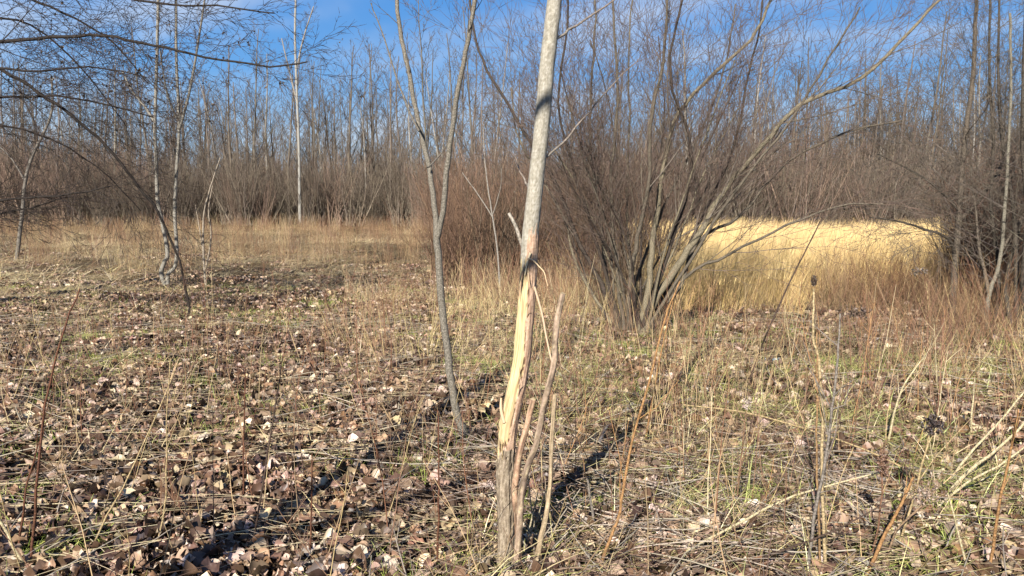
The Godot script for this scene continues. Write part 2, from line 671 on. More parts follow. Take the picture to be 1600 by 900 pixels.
	for k in 4:
		var m := Mb.new()
		for i in 70:
			var a := rr(0, TAU)
			var col := vary(Color(0.17, 0.21, 0.045) if rng.randf() < 0.6 else Color(0.32, 0.32, 0.1), 0.3)
			var r := sqrt(rng.randf()) * 0.2
			m.blade(Vector3(cos(a) * r, 0, sin(a) * r), Vector3(rr(-1, 1), rr(0.5, 1.5), rr(-1, 1)), rr(0.2, 0.6), rr(0.04, 0.12), rr(0.001, 0.002), col, shade(col, 1.2), 3)
		gm.append(m.mesh())
	where = lists(4)
	tint = lists(4)
	for i in 5600:
		var p := random_place(2.2, 14.0, -0.85, 0.85)
		if rng.randf() > cover(p.x, p.z).z:
			continue
		var k := rng.randi() % 4
		where[k].append(Transform3D(Basis(Vector3.UP, rr(0, TAU)).scaled(Vector3.ONE * rr(0.8, 1.3)), Vector3(p.x, high(p.x, p.z) + 0.01, p.z)))
		tint[k].append(Color.WHITE * rr(0.9, 1.4))
	stuff("green_grass", self, "grass_patch", gm, M.straw, where, tint)

# ---------------------------------------------------------------- far woods
func tree_line(u: float) -> float:
	# distance of the front of the woods
	if u < -0.12:
		return 58.0
	if u < 0.05:
		return lerpf(58.0, 38.0, smoothstep(-0.2, 0.0, u))
	return lerpf(38.0, 31.0, smoothstep(0.05, 0.3, u))

func grown(u: float) -> float:
	# the woods on the right are younger
	return lerpf(1.05, 0.7, smoothstep(-0.08, 0.08, u))

func ordinal(k: int) -> String:
	var s := "th"
	if k % 100 < 11 or k % 100 > 13:
		s = ["th", "st", "nd", "rd", "th", "th", "th", "th", "th", "th"][k % 10]
	return "%d%s" % [k, s]

func make_woods() -> void:
	var kinds := []
	for k in 10:
		var light := k % 5 == 0
		var S := style({
			"kids": [14 + k % 4, 6, 5], "ang": [0.6 + 0.04 * (k % 5), 0.6, 0.7], "t0": [0.22 + 0.05 * (k % 3), 0.2, 0.15], "rmin": 0.01, "lf": [0.36 + 0.03 * (k % 3), 0.5, 0.5],
			"wob": [0.05 + 0.02 * (k % 3), 0.12, 0.16, 0.2],
		})
		if light:
			S.col = [Color(0.22, 0.195, 0.165), Color(0.14, 0.117, 0.09), Color(0.105, 0.082, 0.062), Color(0.105, 0.08, 0.06)]
		kinds.append(make_tree("treeline_tree", rr(9.5, 12.5), rr(0.075, 0.12), S, M.twig))
	# marks that the trees are counted from, by their bearing
	var zones := [[-0.74, "rightward from the frame's left edge"], [-0.43, "from the twin pale stems"], [-0.265, "from the white birch"],
		[-0.095, "from the forked sapling"], [0.03, "from the scarred trunk"], [0.2, "from the clump"], [0.42, "from the golden grass's middle"]]
	var list := []
	for i in 128:
		var u := -0.74 + 1.48 * (i + rr(0.1, 0.9)) / 128.0
		list.append(u)
	list.sort()
	var count := {}
	for u in list:
		var d := tree_line(u) + rr(0.0, 9.0)
		var zi := 0
		for q in zones.size():
			if u >= zones[q][0]:
				zi = q
		count[zi] = count.get(zi, 0) + 1
		var src: Node3D = kinds[rng.randi() % 10]
		var o: Node3D = src.duplicate()
		o.name = numbered("treeline_tree")
		add_child(o, true)
		var x: float = u * d
		o.position = Vector3(x, high(x, -d) - 0.05, -d)
		var tall := rr(0.8, 1.2) * grown(u)
		o.basis = Basis(Vector3.UP, rr(0, TAU)).scaled(Vector3(tall * rr(0.9, 1.1), tall, tall))
		tag(o, "%s bare tree of the distant woods' front edge, counted %s" % [ordinal(count[zi]), zones[zi][1]], "tree", "bare trees along the edge of the woods")
	# the woods behind, one mass
	var meshes := []
	var whole := lists(0)
	for k in 10:
		whole.append(kinds[k])
	var where := lists(20)
	var tint := lists(20)
	var ms := []
	for k in 10:
		ms.append(kinds[k].get_child(0).mesh)
		ms.append(kinds[k].get_child(1).mesh)
	for i in 560:
		var u := rr(-0.85, 0.85) if i < 340 else rr(0.1, 0.85)
		var d := tree_line(u) + 6.0 + 60.0 * pow(rng.randf(), 1.3)
		var k := rng.randi() % 10
		var s := rr(0.75, 1.1) * grown(u)
		var t := Transform3D(Basis(Vector3.UP, rr(0, TAU)).scaled(Vector3.ONE * s), Vector3(u * d, high(u * d, -d), -d))
		var b := rr(0.8, 1.1)
		for q in 2:
			where[k * 2 + q].append(t)
			tint[k * 2 + q].append(Color(b, b, b))
	stuff("far_woods", self, "tree_mass", ms, M.twig, where, tint)
	for k in kinds:
		k.free()
	# brush under the edge of the woods
	var bm := []
	for k in 6:
		bm.append(bush(rr(1.8, 2.8), 20, k < 3))
	where = lists(6)
	tint = lists(6)
	for i in 2300:
		var u := rr(-0.85, 0.85)
		var d := tree_line(u) - 4.0 + 40.0 * pow(rng.randf(), 1.6)
		var k := 3 + rng.randi() % 3 if rng.randf() < 0.75 else rng.randi() % 3
		if patch.get_noise_2d(u * 60.0, d * 0.35) < rr(-0.5, 0.25):
			continue
		var s := rr(0.5, 1.6) * lerpf(1.1, 1.8, clampf((d - 30.0) / 40.0, 0.0, 1.0))
		where[k].append(Transform3D(Basis(Vector3.UP, rr(0, TAU)).scaled(Vector3.ONE * s), Vector3(u * d, high(u * d, -d), -d)))
		tint[k].append(Color.WHITE * rr(0.75, 1.25))
	# nearer thicket behind the scarred tree and round the clump
	for i in 120:
		var u := rr(-0.09, 0.2)
		var d := rr(13.5, 34.0)
		if u > 0.13 and d > 16.0:
			continue
		var k := rng.randi() % 6
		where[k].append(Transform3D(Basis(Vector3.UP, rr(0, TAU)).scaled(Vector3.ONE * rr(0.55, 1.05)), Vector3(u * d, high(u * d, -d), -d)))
		var b := rr(0.8, 1.2)
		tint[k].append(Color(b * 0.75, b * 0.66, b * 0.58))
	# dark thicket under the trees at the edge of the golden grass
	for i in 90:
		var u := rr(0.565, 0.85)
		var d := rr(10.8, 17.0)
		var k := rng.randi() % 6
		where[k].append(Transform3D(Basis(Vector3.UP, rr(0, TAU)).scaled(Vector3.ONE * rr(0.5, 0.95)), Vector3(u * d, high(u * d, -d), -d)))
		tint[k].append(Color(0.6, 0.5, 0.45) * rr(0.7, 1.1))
	stuff("undergrowth", self, "brush", bm, M.twig, where, tint)

func bush(h: float, stems: int, red: bool) -> ArrayMesh:
	var S := style({"segs": [5, 4, 3], "wob": [0.1, 0.16, 0.2], "up": [0.03, 0.06, 0.05], "kids": [7, 4], "ang": [0.5, 0.6], "t0": [0.2, 0.2], "lf": [0.45, 0.5], "rf": [0.5, 0.6], "rmin": 0.004, "sides": [4, 3, 3],
		"col": [Color(0.23, 0.16, 0.12), Color(0.18, 0.122, 0.09), Color(0.16, 0.11, 0.082)] if red else [Color(0.165, 0.133, 0.1), Color(0.13, 0.102, 0.075), Color(0.115, 0.087, 0.065)]})
	var m := Mb.new()
	for i in stems:
		var a := rr(0, TAU)
		grow(Vector3(rr(-0.3, 0.3), -0.03, rr(-0.3, 0.3)), Vector3(cos(a) * rr(0, 0.6), 1, sin(a) * rr(0, 0.6)), h * rr(0.5, 1.1), rr(0.007, 0.018), 0, S, [m, m])
	return m.mesh()

# ---------------------------------------------------------------- dry weeds and tall grass
func weed_mesh(m: Mb, p: Vector3, h: float, r: float, col: Color, twigs: int, lean: Vector3) -> void:
	var pts := PackedVector3Array([p])
	var d := (Vector3.UP + lean).normalized()
	var q := p
	for i in 6:
		d = (d + rv() * 0.09).normalized()
		q += d * h / 6.0
		pts.append(q)
	m.tube(pts, r, r * 0.35, 4, shade(col, 0.85), col)
	for k in twigs:
		var t := rr(0.35, 0.98)
		var i := mini(int(t * 6), 5)
		var pos := pts[i].lerp(pts[i + 1], t * 6 - i)
		var a := rr(0, TAU)
		var dd := Vector3(cos(a), rr(0.7, 1.8), sin(a)).normalized()
		var l := h * rr(0.06, 0.22)
		m.tube(PackedVector3Array([pos, pos + dd * l * 0.5, pos + (dd + Vector3(0, 0.25, 0) + rv() * 0.15).normalized() * l]), r * 0.5, r * 0.2, 3, col, col)

func make_weeds() -> void:
	var meshes := []
	var cols := [Color(0.23, 0.125, 0.075), Color(0.3, 0.18, 0.1), Color(0.4, 0.28, 0.15), Color(0.27, 0.16, 0.1), Color(0.5, 0.38, 0.2), Color(0.56, 0.45, 0.25)]
	for k in 6:
		var m := Mb.new()
		for i in 9 if k < 4 else 16:
			weed_mesh(m, Vector3(rr(-0.22, 0.22), 0, rr(-0.22, 0.22)), rr(0.45, 1.0), rr(0.0016, 0.003), vary(cols[k], 0.25), 5 if k < 4 else 1, rv() * 0.16)
		if k >= 3:
			for i in 60:
				var a := rr(0, TAU)
				var cc := vary(cols[4 if k == 3 else k], 0.25)
				m.blade(Vector3(rr(-0.2, 0.2), 0, rr(-0.2, 0.2)), Vector3(cos(a) * 0.5, 1, sin(a) * 0.5), rr(0.1, 0.5), rr(0.25, 0.6), rr(0.0012, 0.002), cc, cc, 4)
		meshes.append(m.mesh())
	for k in 4:
		# a few lone stems
		var m := Mb.new()
		for i in 4:
			weed_mesh(m, Vector3(rr(-0.3, 0.3), 0, rr(-0.3, 0.3)), rr(0.25, 0.75), rr(0.0013, 0.0026), vary([cols[0], cols[2], Color(0.13, 0.08, 0.055), cols[4]][(k + i) % 4], 0.25), [3, 0, 5, 1][k], rv() * 0.45)
		meshes.append(m.mesh())
	var where := lists(10)
	var tint := lists(10)
	for i in 470:
		var p := random_place(2.9, 9.0)
		if p.x / -p.z < -0.05 and rng.randf() < 0.55:
			continue
		var k := 6 + rng.randi() % 4
		where[k].append(Transform3D(Basis(Vector3.UP, rr(0, TAU)).scaled(Vector3.ONE * rr(0.7, 1.25)), Vector3(p.x, high(p.x, p.z) - 0.01, p.z)))
		tint[k].append(Color.WHITE * rr(0.7, 1.15))
	for i in 8300:
		var p := random_place(5.5, 50.0) if i > 2300 else random_place(4.6, 13.0)
		var d := -p.z
		var u := p.x / d
		var dens := 0.0
		if u < -0.05:
			dens = smoothstep(14.0, 20.0, d) * 0.75
			if u > -0.23:
				dens = maxf(dens, smoothstep(6.0, 8.5, d) * 0.26)
		elif u < 0.2:
			dens = 0.15 + smoothstep(9.0, 13.0, d) * 0.55
		else:
			dens = 0.14 + smoothstep(9.5, 11.5, d) * 0.75 + (0.22 if u < 0.36 and d > 4.8 else (0.3 if d > 8.0 else 0.1))
			if u < 0.385 and u > 0.215 and d > 6.5:
				dens = 0.05 if d < 9.0 else 0.0
			if d > 13.0 and u < 0.6:
				dens = 0.0
		dens *= 0.65 + 0.8 * patch.get_noise_2d(p.x * 0.7 + 90.0, p.z * 0.7)
		if rng.randf() > dens:
			continue
		if d > tree_line(u) - 2.0:
			continue
		var k := rng.randi() % 6
		if d < 9.5 and u > -0.05:
			k = [0, 1, 2, 0, 1, 4][k]
		var s := rr(0.5, 1.1) * (1.0 if d < 20.0 else 1.1)
		var tip := 0.4 if d < 14.0 else 0.12
		where[k].append(Transform3D(Basis(Vector3.RIGHT, rr(-tip, tip)) * Basis(Vector3.BACK, rr(-tip, tip)) * Basis(Vector3.UP, rr(0, TAU)).scaled(Vector3(s * 1.2, s, s * 1.2)), Vector3(p.x, high(p.x, p.z) - 0.02, p.z)))
		var b := rr(0.75, 1.2)
		var rust := 0.0
		if u > -0.3 and u < -0.06 and d > 17.0 and d < 27.0:
			rust = 0.6
		elif u < -0.05 and d > 15.0:
			rust = clampf(0.5 + patch.get_noise_2d(p.x * 0.35, p.z * 0.35) * 1.3, 0.15, 0.85)
		if u > 0.27 and d < 13.5 and d > 7.0:
			rust = 0.62
		tint[k].append(Color(b * (1.0 - 0.55 * rust), b * rr(0.94, 1.02) * (1.0 - 0.65 * rust), b * rr(0.9, 1.02) * (1.0 - 0.64 * rust)))
	stuff("dry_weeds", self, "weed_clump", meshes, M.straw, where, tint)

func make_golden() -> void:
	var meshes := []
	for k in 6:
		var m := Mb.new()
		for i in 75:
			var a := rr(0, TAU)
			var r := sqrt(rng.randf()) * 0.24
			var col := vary(Color(0.57, 0.405, 0.185), 0.22)
			var out := rr(0.02, 0.28)
			m.blade(Vector3(cos(a) * r, 0, sin(a) * r), Vector3(cos(a) * out + 0.08, 1, sin(a) * out), rr(0.02, 0.16), rr(0.55, 1.02), rr(0.0016, 0.003), col, col, 4)
		for i in 16:
			var a := rr(0, TAU)
			var col := vary(Color(0.53, 0.395, 0.19), 0.24)
			m.blade(Vector3(rr(-0.2, 0.2), 0.62, rr(-0.2, 0.2)), Vector3(cos(a) * 0.2 + 0.1, 1, sin(a) * 0.2), 0.12, rr(0.25, 0.45), rr(0.003, 0.005), col, col, 3)
		meshes.append(m.mesh())
	var where := lists(6)
	var tint := lists(6)
	for i in 3300:
		var d := sqrt(lerpf(10.4 * 10.4, 31.0 * 31.0, rng.randf()))
		var u := rr(0.13, 0.72)
		var edge := 0.19 + 0.03 * patch.get_noise_2d(d * 2.0, 3.0) - smoothstep(18.0, 26.0, d) * 0.07
		if u < edge:
			continue
		var front := 11.0 + 4.0 * smoothstep(0.36, 0.52, u) + 3.2 * patch.get_noise_2d(u * 30.0, 11.0) + rr(-0.9, 0.9)
		if d < front:
			continue
		var k := rng.randi() % 6
		var s := (0.84 + 0.3 * patch.get_noise_2d(u * d * 0.9 + 60.0, d * 0.9)) * rr(0.7, 1.2) * lerpf(0.75, 1.0, smoothstep(front, front + 2.0, d))
		where[k].append(Transform3D(Basis(Vector3.UP, rr(-0.5, 0.5)).scaled(Vector3(s * 1.1, s, s * 1.1)), Vector3(u * d, high(u * d, -d), -d)))
		var b := rr(0.88, 1.1)
		tint[k].append(Color(b, b * rr(0.96, 1.0), b * rr(0.9, 1.0)))
	stuff("golden_grass", self, "grass_stand", meshes, M.golden, where, tint)

# ---------------------------------------------------------------- the scarred tree in the middle
func scar_right(y: float) -> float:
	# right-hand limit of the bared wood, degrees round the trunk from the side that faces the eye
	return 4.0 + 12.0 * smoothstep(430.0, 640.0, y) - 25.0 * smoothstep(440.0, 400.0, y) - 90.0 * smoothstep(675.0, 725.0, y)

func make_scarred_tree() -> void:
	var spine := [[940, 792, 33], [905, 791, 30], [860, 791, 27], [825, 791, 26], [749, 789, 27], [700, 791, 28], [673, 793, 29], [636, 800, 31], [598, 808, 30], [556, 815, 28.5], [498, 820, 27.5], [435, 825, 27], [373, 828, 25.5],
		[311, 834.5, 24.5], [250, 841, 24], [200, 846.5, 24], [150, 851, 24], [100, 855, 24], [50, 861, 23.5], [0, 866.5, 23], [-60, 874, 22]]
	var z0 := 3.11
	var base := on_plane(791, 893, z0)
	var root := thing("scarred_tree", "grey young tree with bark stripped off, pale yellow wood showing", "tree", Vector3(base.x, 0, base.z))
	var around := 64
	var rows := 330
	var bark := Mb.new()
	var wood := Mb.new()
	var pos := PackedVector3Array()
	var nor := PackedVector3Array()
	var col := PackedColorArray()
	var bare := PackedByteArray()
	var fn := FastNoiseLite.new()
	fn.seed = 4
	fn.frequency = 1.0
	fn.fractal_octaves = 3
	for j in rows + 1:
		var y := lerpf(935.0, -55.0, float(j) / rows)
		var q := 0
		while q < spine.size() - 2 and y < spine[q + 1][0]:
			q += 1
		var t: float = (y - spine[q][0]) / (spine[q + 1][0] - spine[q][0])
		var a0 = spine[maxi(q - 1, 0)]
		var a1 = spine[q]
		var a2 = spine[q + 1]
		var a3 = spine[mini(q + 2, spine.size() - 1)]
		var cx := cubic_interpolate(a1[1], a2[1], a0[1], a3[1], t)
		var w := lerpf(a1[2], a2[2], t)
		var centre := on_plane(cx, y, z0)
		var radius: float = w / 2.0 / FPX * (z0 / -ray(cx, y).z)
		for k in around:
			var ph := 360.0 * k / around - 180.0
			var rad := deg_to_rad(ph)
			var dir := Vector3(sin(rad), 0, cos(rad))
			var jag := fn.get_noise_2d(ph * 0.06, y * 0.012) * 14.0 + fn.get_noise_2d(ph * 0.25, y * 0.05) * 5.0
			var top := 412.0 + fn.get_noise_2d(ph * 0.05, 3.0) * 30.0 + 10.0 * sin(ph * 0.13)
			var bot := 712.0 + fn.get_noise_2d(ph * 0.05, 9.0) * 40.0
			var is_bare := y > top and y < bot and ph < scar_right(y) + jag and ph > -112.0 + jag
			var red := not is_bare and y > 362.0 + fn.get_noise_2d(ph * 0.06, 21.0) * 22.0 and y < 700.0 and ph > scar_right(y) - 30.0 and ph < 100.0 and ph > -20.0
			var fib := fn.get_noise_2d(ph * 0.3, y * 0.011)
			var fib2 := fn.get_noise_2d(ph * 0.9 + 30.0, y * 0.02)
			var rr_ := radius
			var broad := fn.get_noise_2d(ph * 0.075 + 50.0, y * 0.006)
			var cc: Color
			if is_bare:
				rr_ += -0.0032 + fib * 0.004 + fib2 * 0.0016 + broad * 0.003
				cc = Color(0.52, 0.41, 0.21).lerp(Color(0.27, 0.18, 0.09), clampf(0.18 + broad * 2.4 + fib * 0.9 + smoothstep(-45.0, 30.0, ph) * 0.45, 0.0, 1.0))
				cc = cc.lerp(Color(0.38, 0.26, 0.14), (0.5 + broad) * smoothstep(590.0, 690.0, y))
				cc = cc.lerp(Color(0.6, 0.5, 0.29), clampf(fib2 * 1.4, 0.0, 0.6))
			elif red:
				rr_ += 0.001 + fib * 0.003 + fib2 * 0.0012
				cc = Color(0.5, 0.345, 0.25).lerp(Color(0.34, 0.205, 0.14), clampf(0.35 + fib * 1.5, 0.0, 1.0)).lerp(Color(0.62, 0.45, 0.32), clampf(fib2 * 1.4, 0.0, 0.6))
				if ph < scar_right(y) + jag + 3.5:
					rr_ -= 0.005
					cc = Color(0.1, 0.055, 0.035)
			else:
				var mot := fn.get_noise_2d(ph * 0.05 + 8.0, y * 0.03)
				var spot := fn.get_noise_2d(ph * 0.14, y * 0.22)
				rr_ += mot * 0.0012 + spot * 0.0005
				cc = Color(0.37, 0.34, 0.285).lerp(Color(0.27, 0.245, 0.2), clampf(0.35 + mot * 1.3, 0.0, 1.0))
				if spot > 0.32:
					cc = cc.lerp(Color(0.2, 0.175, 0.14), 0.65)
				if spot < -0.38:
					cc = cc.lerp(Color(0.43, 0.4, 0.35), 0.5)
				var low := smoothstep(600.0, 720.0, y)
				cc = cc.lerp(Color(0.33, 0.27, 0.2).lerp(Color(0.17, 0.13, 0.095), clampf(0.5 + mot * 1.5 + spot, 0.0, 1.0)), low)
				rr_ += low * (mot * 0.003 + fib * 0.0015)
				# loose flaps where the bark ends
				rr_ += 0.004 * smoothstep(20.0, 0.0, absf(y - bot)) * (1.0 if ph < 60.0 else 0.0)
				rr_ += 0.006 * smoothstep(60.0, 0.0, absf(y - 630.0)) * smoothstep(40.0, 0.0, absf(ph + 100.0))
				# lateral crack low on the trunk
				if y > 700.0 and absf(ph - 38.0 + fib * 18.0) < 5.0:
					rr_ -= 0.006
					cc = Color(0.08, 0.06, 0.045)
			# root flare
			rr_ += smoothstep(850.0, 935.0, y) * (0.006 + 0.012 * maxf(0.0, sin(rad * 4.0 + 0.7)))
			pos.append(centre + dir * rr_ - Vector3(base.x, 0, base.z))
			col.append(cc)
			bare.append(1 if is_bare else 0)
	for j in rows + 1:
		for k in around:
			var kl := (k + around - 1) % around
			var kr := (k + 1) % around
			var up := pos[mini(j + 1, rows) * around + k] - pos[maxi(j - 1, 0) * around + k]
			var side := pos[j * around + kr] - pos[j * around + kl]
			nor.append(side.cross(up).normalized())
	for m in [bark, wood]:
		m.v = pos; m.n = nor; m.c = col
	for j in rows:
		for k in around:
			var a := j * around + k
			var b := j * around + (k + 1) % around
			var e := a + around
			var f := b + around
			var m: Mb = wood if bare[a] + bare[b] + bare[e] + bare[f] >= 3 else bark
			m.ix.append(a); m.ix.append(e); m.ix.append(f)
			m.ix.append(a); m.ix.append(f); m.ix.append(b)
	part("trunk", bark.mesh(), M.trunk, root)
	part("bared_wood", wood.mesh(), M.wood, root).set_meta("label", "bare pale yellow wood where the bark was rubbed off")
	var by := Vector3(base.x, 0, base.z)
	# hanging strips of torn bark and fibre
	for s in [[[824, 404, 833, 407, 843, 417, 850, 425, 853, 436, 856, 447], 0.045, 0.0036, 0.001, Color(0.58, 0.43, 0.26)], [[835, 448, 844, 479, 849, 500, 853, 523, 861, 560, 868, 580], 0.03, 0.0048, 0.0036, Color(0.46, 0.33, 0.22)],
		[[817, 424, 813, 450, 811, 468], 0.035, 0.004, 0.0015, Color(0.36, 0.23, 0.14)], [[788, 660, 783, 640, 783, 622], 0.03, 0.009, 0.004, Color(0.5, 0.35, 0.22)], [[829, 395, 824, 410, 820, 430], 0.04, 0.005, 0.002, Color(0.72, 0.58, 0.36)]]:
		var m := Mb.new()
		var pts := shifted(line_px(s[0], z0 - s[1], 0.0, 4), by)
		m.tube(pts, s[2], s[3], 6, s[4], shade(s[4], 1.1))
		part("peeled_strip", m.mesh(), M.wood, root)
	# splinters standing off the torn edges
	for i in 22:
		var yy: float
		var fx: float
		if i < 9:
			yy = rr(690, 722)
			fx = rr(-0.9, 0.7)
		elif i < 15:
			yy = rr(404, 432)
			fx = rr(-0.8, 0.5)
		else:
			yy = rr(440, 680)
			fx = rr(0.05, 0.5) if i % 2 else -0.97
		var q := 0
		while q < spine.size() - 2 and yy < spine[q + 1][0]:
			q += 1
		var t: float = (yy - spine[q][0]) / (spine[q + 1][0] - spine[q][0])
		var cx: float = lerpf(spine[q][1], spine[q + 1][1], t)
		var w: float = lerpf(spine[q][2], spine[q + 1][2], t)
		var deep := sqrt(1.0 - fx * fx) * w * 0.5 / FPX * 3.25
		var p0 := on_plane(cx + fx * w * 0.5, yy, z0 - deep) - by
		var up := (Vector3(fx * 0.3, 1.0 if i < 9 or i >= 15 else -1.0, 0.35) + rv() * 0.2).normalized()
		var l := rr(0.025, 0.075)
		var m := Mb.new()
		var cc := vary([Color(0.55, 0.42, 0.23), Color(0.4, 0.27, 0.15), Color(0.27, 0.18, 0.12)][i % 3], 0.2)
		m.tube(PackedVector3Array([p0 - up * 0.01 - Vector3(0, 0, 0.003), p0 + up * l * 0.5, p0 + (up + Vector3(0, 0, 0.15)).normalized() * l]), rr(0.0018, 0.004), 0.0005, 5, shade(cc, 0.8), cc)
		part("splinter", m.mesh(), M.wood, root)
	# broken shoots that rise from the foot of the trunk
	for s in [[[806, 895, 809, 855, 813, 806, 815, 772, 824, 730, 838, 692, 849, 636, 860, 594, 867, 560, 867, 535, 871, 498, 879, 459], -0.09, 0.0145, 0.0115, Color(0.4, 0.29, 0.215)],
		[[811, 850, 807, 802, 804, 775, 806, 749, 811, 711, 823, 666, 833, 624], -0.06, 0.014, 0.0125, Color(0.4, 0.25, 0.17)],
		[[837, 880, 843, 851, 853, 806, 860, 749, 862, 692, 867, 617], -0.1, 0.0115, 0.008, Color(0.48, 0.36, 0.235)],
		[[779, 899, 798, 859, 819, 817], 0.07, 0.0065, 0.005, Color(0.55, 0.46, 0.36)]]:
		var m := Mb.new()
		var pts := shifted(line_px(s[0], z0 + s[1], 0.0, 5, 0.001), by)
		m.tube(pts, s[2], s[3], 11, shade(s[4], 0.75), s[4], 0.7)
		# torn, uneven bark: long streaks round the shoot, scuffs along it
		for i in m.c.size():
			var ring := i / 11
			var streak := fn.get_noise_2d((i % 11) * 0.9 + s[2] * 900.0, ring * 0.11)
			var scuff := fn.get_noise_2d((i % 11) * 0.5, ring * 0.45 + 40.0)
			m.v[i] += m.n[i] * (streak * 0.0022 + scuff * 0.001)
			var cc := shade(m.c[i], clampf(0.8 + streak * 1.1, 0.35, 1.3))
			m.c[i] = cc.lerp(Color(0.5, 0.4, 0.26), clampf(scuff * 1.6 - 0.15, 0.0, 0.7))
		var e := pts.size() - 1
		m.cap(pts[e] + Vector3(0.002, 0.008, 0), (pts[e] - pts[e - 1]).normalized(), 11, Color(0.55, 0.42, 0.26))
		part("broken_shoot", m.mesh(), M.trunk, root)
	# short snapped branch on the left side and thin twigs
	var m2 := Mb.new()
	var st := shifted(line_px([822, 395, 814, 378, 806, 354, 795, 333], z0 + 0.01, 0.02, 4), by)
	m2.tube(st, 0.009, 0.0065, 9, Color(0.3, 0.25, 0.2), Color(0.44, 0.39, 0.33))
	m2.cap(st[st.size() - 1], Vector3(-0.5, 0.85, 0.2), 9, Color(0.66, 0.58, 0.46))
	part("branch_stub", m2.mesh(), M.bark, root)
	for s in [[[829, 296, 822, 286, 810, 262, 803, 240], 0.0065], [[850, 247, 880, 222, 920, 175, 963, 125, 1000, 92], 0.005], [[870, 60, 900, 40, 960, 0, 1010, -40], 0.006]]:
		var m := Mb.new()
		m.tube(shifted(line_px(s[0], z0, 0.25, 4, 0.003), by), s[1], 0.0015, 6, Color(0.3, 0.26, 0.22), Color(0.26, 0.19, 0.15))
		part("twig", m.mesh(), M.bark, root)
	# branch scars
	for s in [[845, 240, 0.0085], [838, 312, 0.008], [857, 60, 0.006]]:
		var m := Mb.new()
		var c0 := on_plane(s[0], s[1], z0 - 0.024) - by
		var ring := PackedVector3Array()
		for k in 13:
			var a := TAU * k / 12.0
			ring.append(c0 + Vector3(cos(a) * s[2], sin(a) * s[2] * 0.75, -0.004 * absf(cos(a))))
		m.tube(ring, 0.0024, 0.0024, 6, Color(0.17, 0.125, 0.095), Color(0.2, 0.14, 0.1))
		m.tube(PackedVector3Array([c0 + Vector3(0, 0, -0.012), c0 + Vector3(0, 0, 0.001)]), s[2] * 0.8, s[2] * 0.5, 9, Color(0.3, 0.21, 0.15), Color(0.34, 0.25, 0.18))
		m.cap(c0 + Vector3(0, 0, 0.001), Vector3.BACK, 9, Color(0.36, 0.25, 0.18))
		part("knot", m.mesh(), M.bark, root)
	# trunk and crown above the picture
	var S := style({"segs": [7, 5, 4], "kids": [12, 6], "wob": [0.05, 0.12, 0.16], "rmin": 0.0025, "t0": [0.3, 0.2]})
	var out := [Mb.new(), Mb.new()]
	grow(on_plane(873, -50, z0) - by, Vector3(0.12, 1, -0.02), 3.6, 0.031, 0, S, out)
	part("upper_trunk", out[0].mesh(), M.bark, root)
	part("crown", out[1].mesh(), M.twig, root)

# ---------------------------------------------------------------- hand-drawn trees
func draw_tree(called: String, label: String, z0: float, stems: Array, S: Dictionary, bark: Material, stem_name := "stem", taper := 0.8, wob := 0.004, crook := 0.0) -> Node3D:
	# stems: [pixel line, first radius px, last radius px, lean, colour, twig length metres (0: none)]
	var a: Array = stems[0][0]
	var foot := on_plane(a[0], a[1], z0)
	foot.y = 0.0
	var root := thing(called, label, "tree", foot)
	var crown := Mb.new()
	for s in stems:
		var m := Mb.new()
		var line: Array = s[0].duplicate()
		for i in range(2, line.size()):
			line[i] += rr(-crook, crook)
		var pts := shifted(line_px(line, z0, s[3], 4, wob), foot)
		var k: float = z0 / FPX
		m.tube(pts, s[1] * k, s[2] * k, 9, s[4], s[4], taper)
		part(stem_name, m.mesh(), bark, root)
		if s[5] > 0.0:
			sprout(pts, s[5], s[1] * k * 0.8, 0, S, [crown, crown])
	if crown.v.size():
		part("twigs", crown.mesh(), M.twig, root).set_meta("kind", "stuff")
	return root

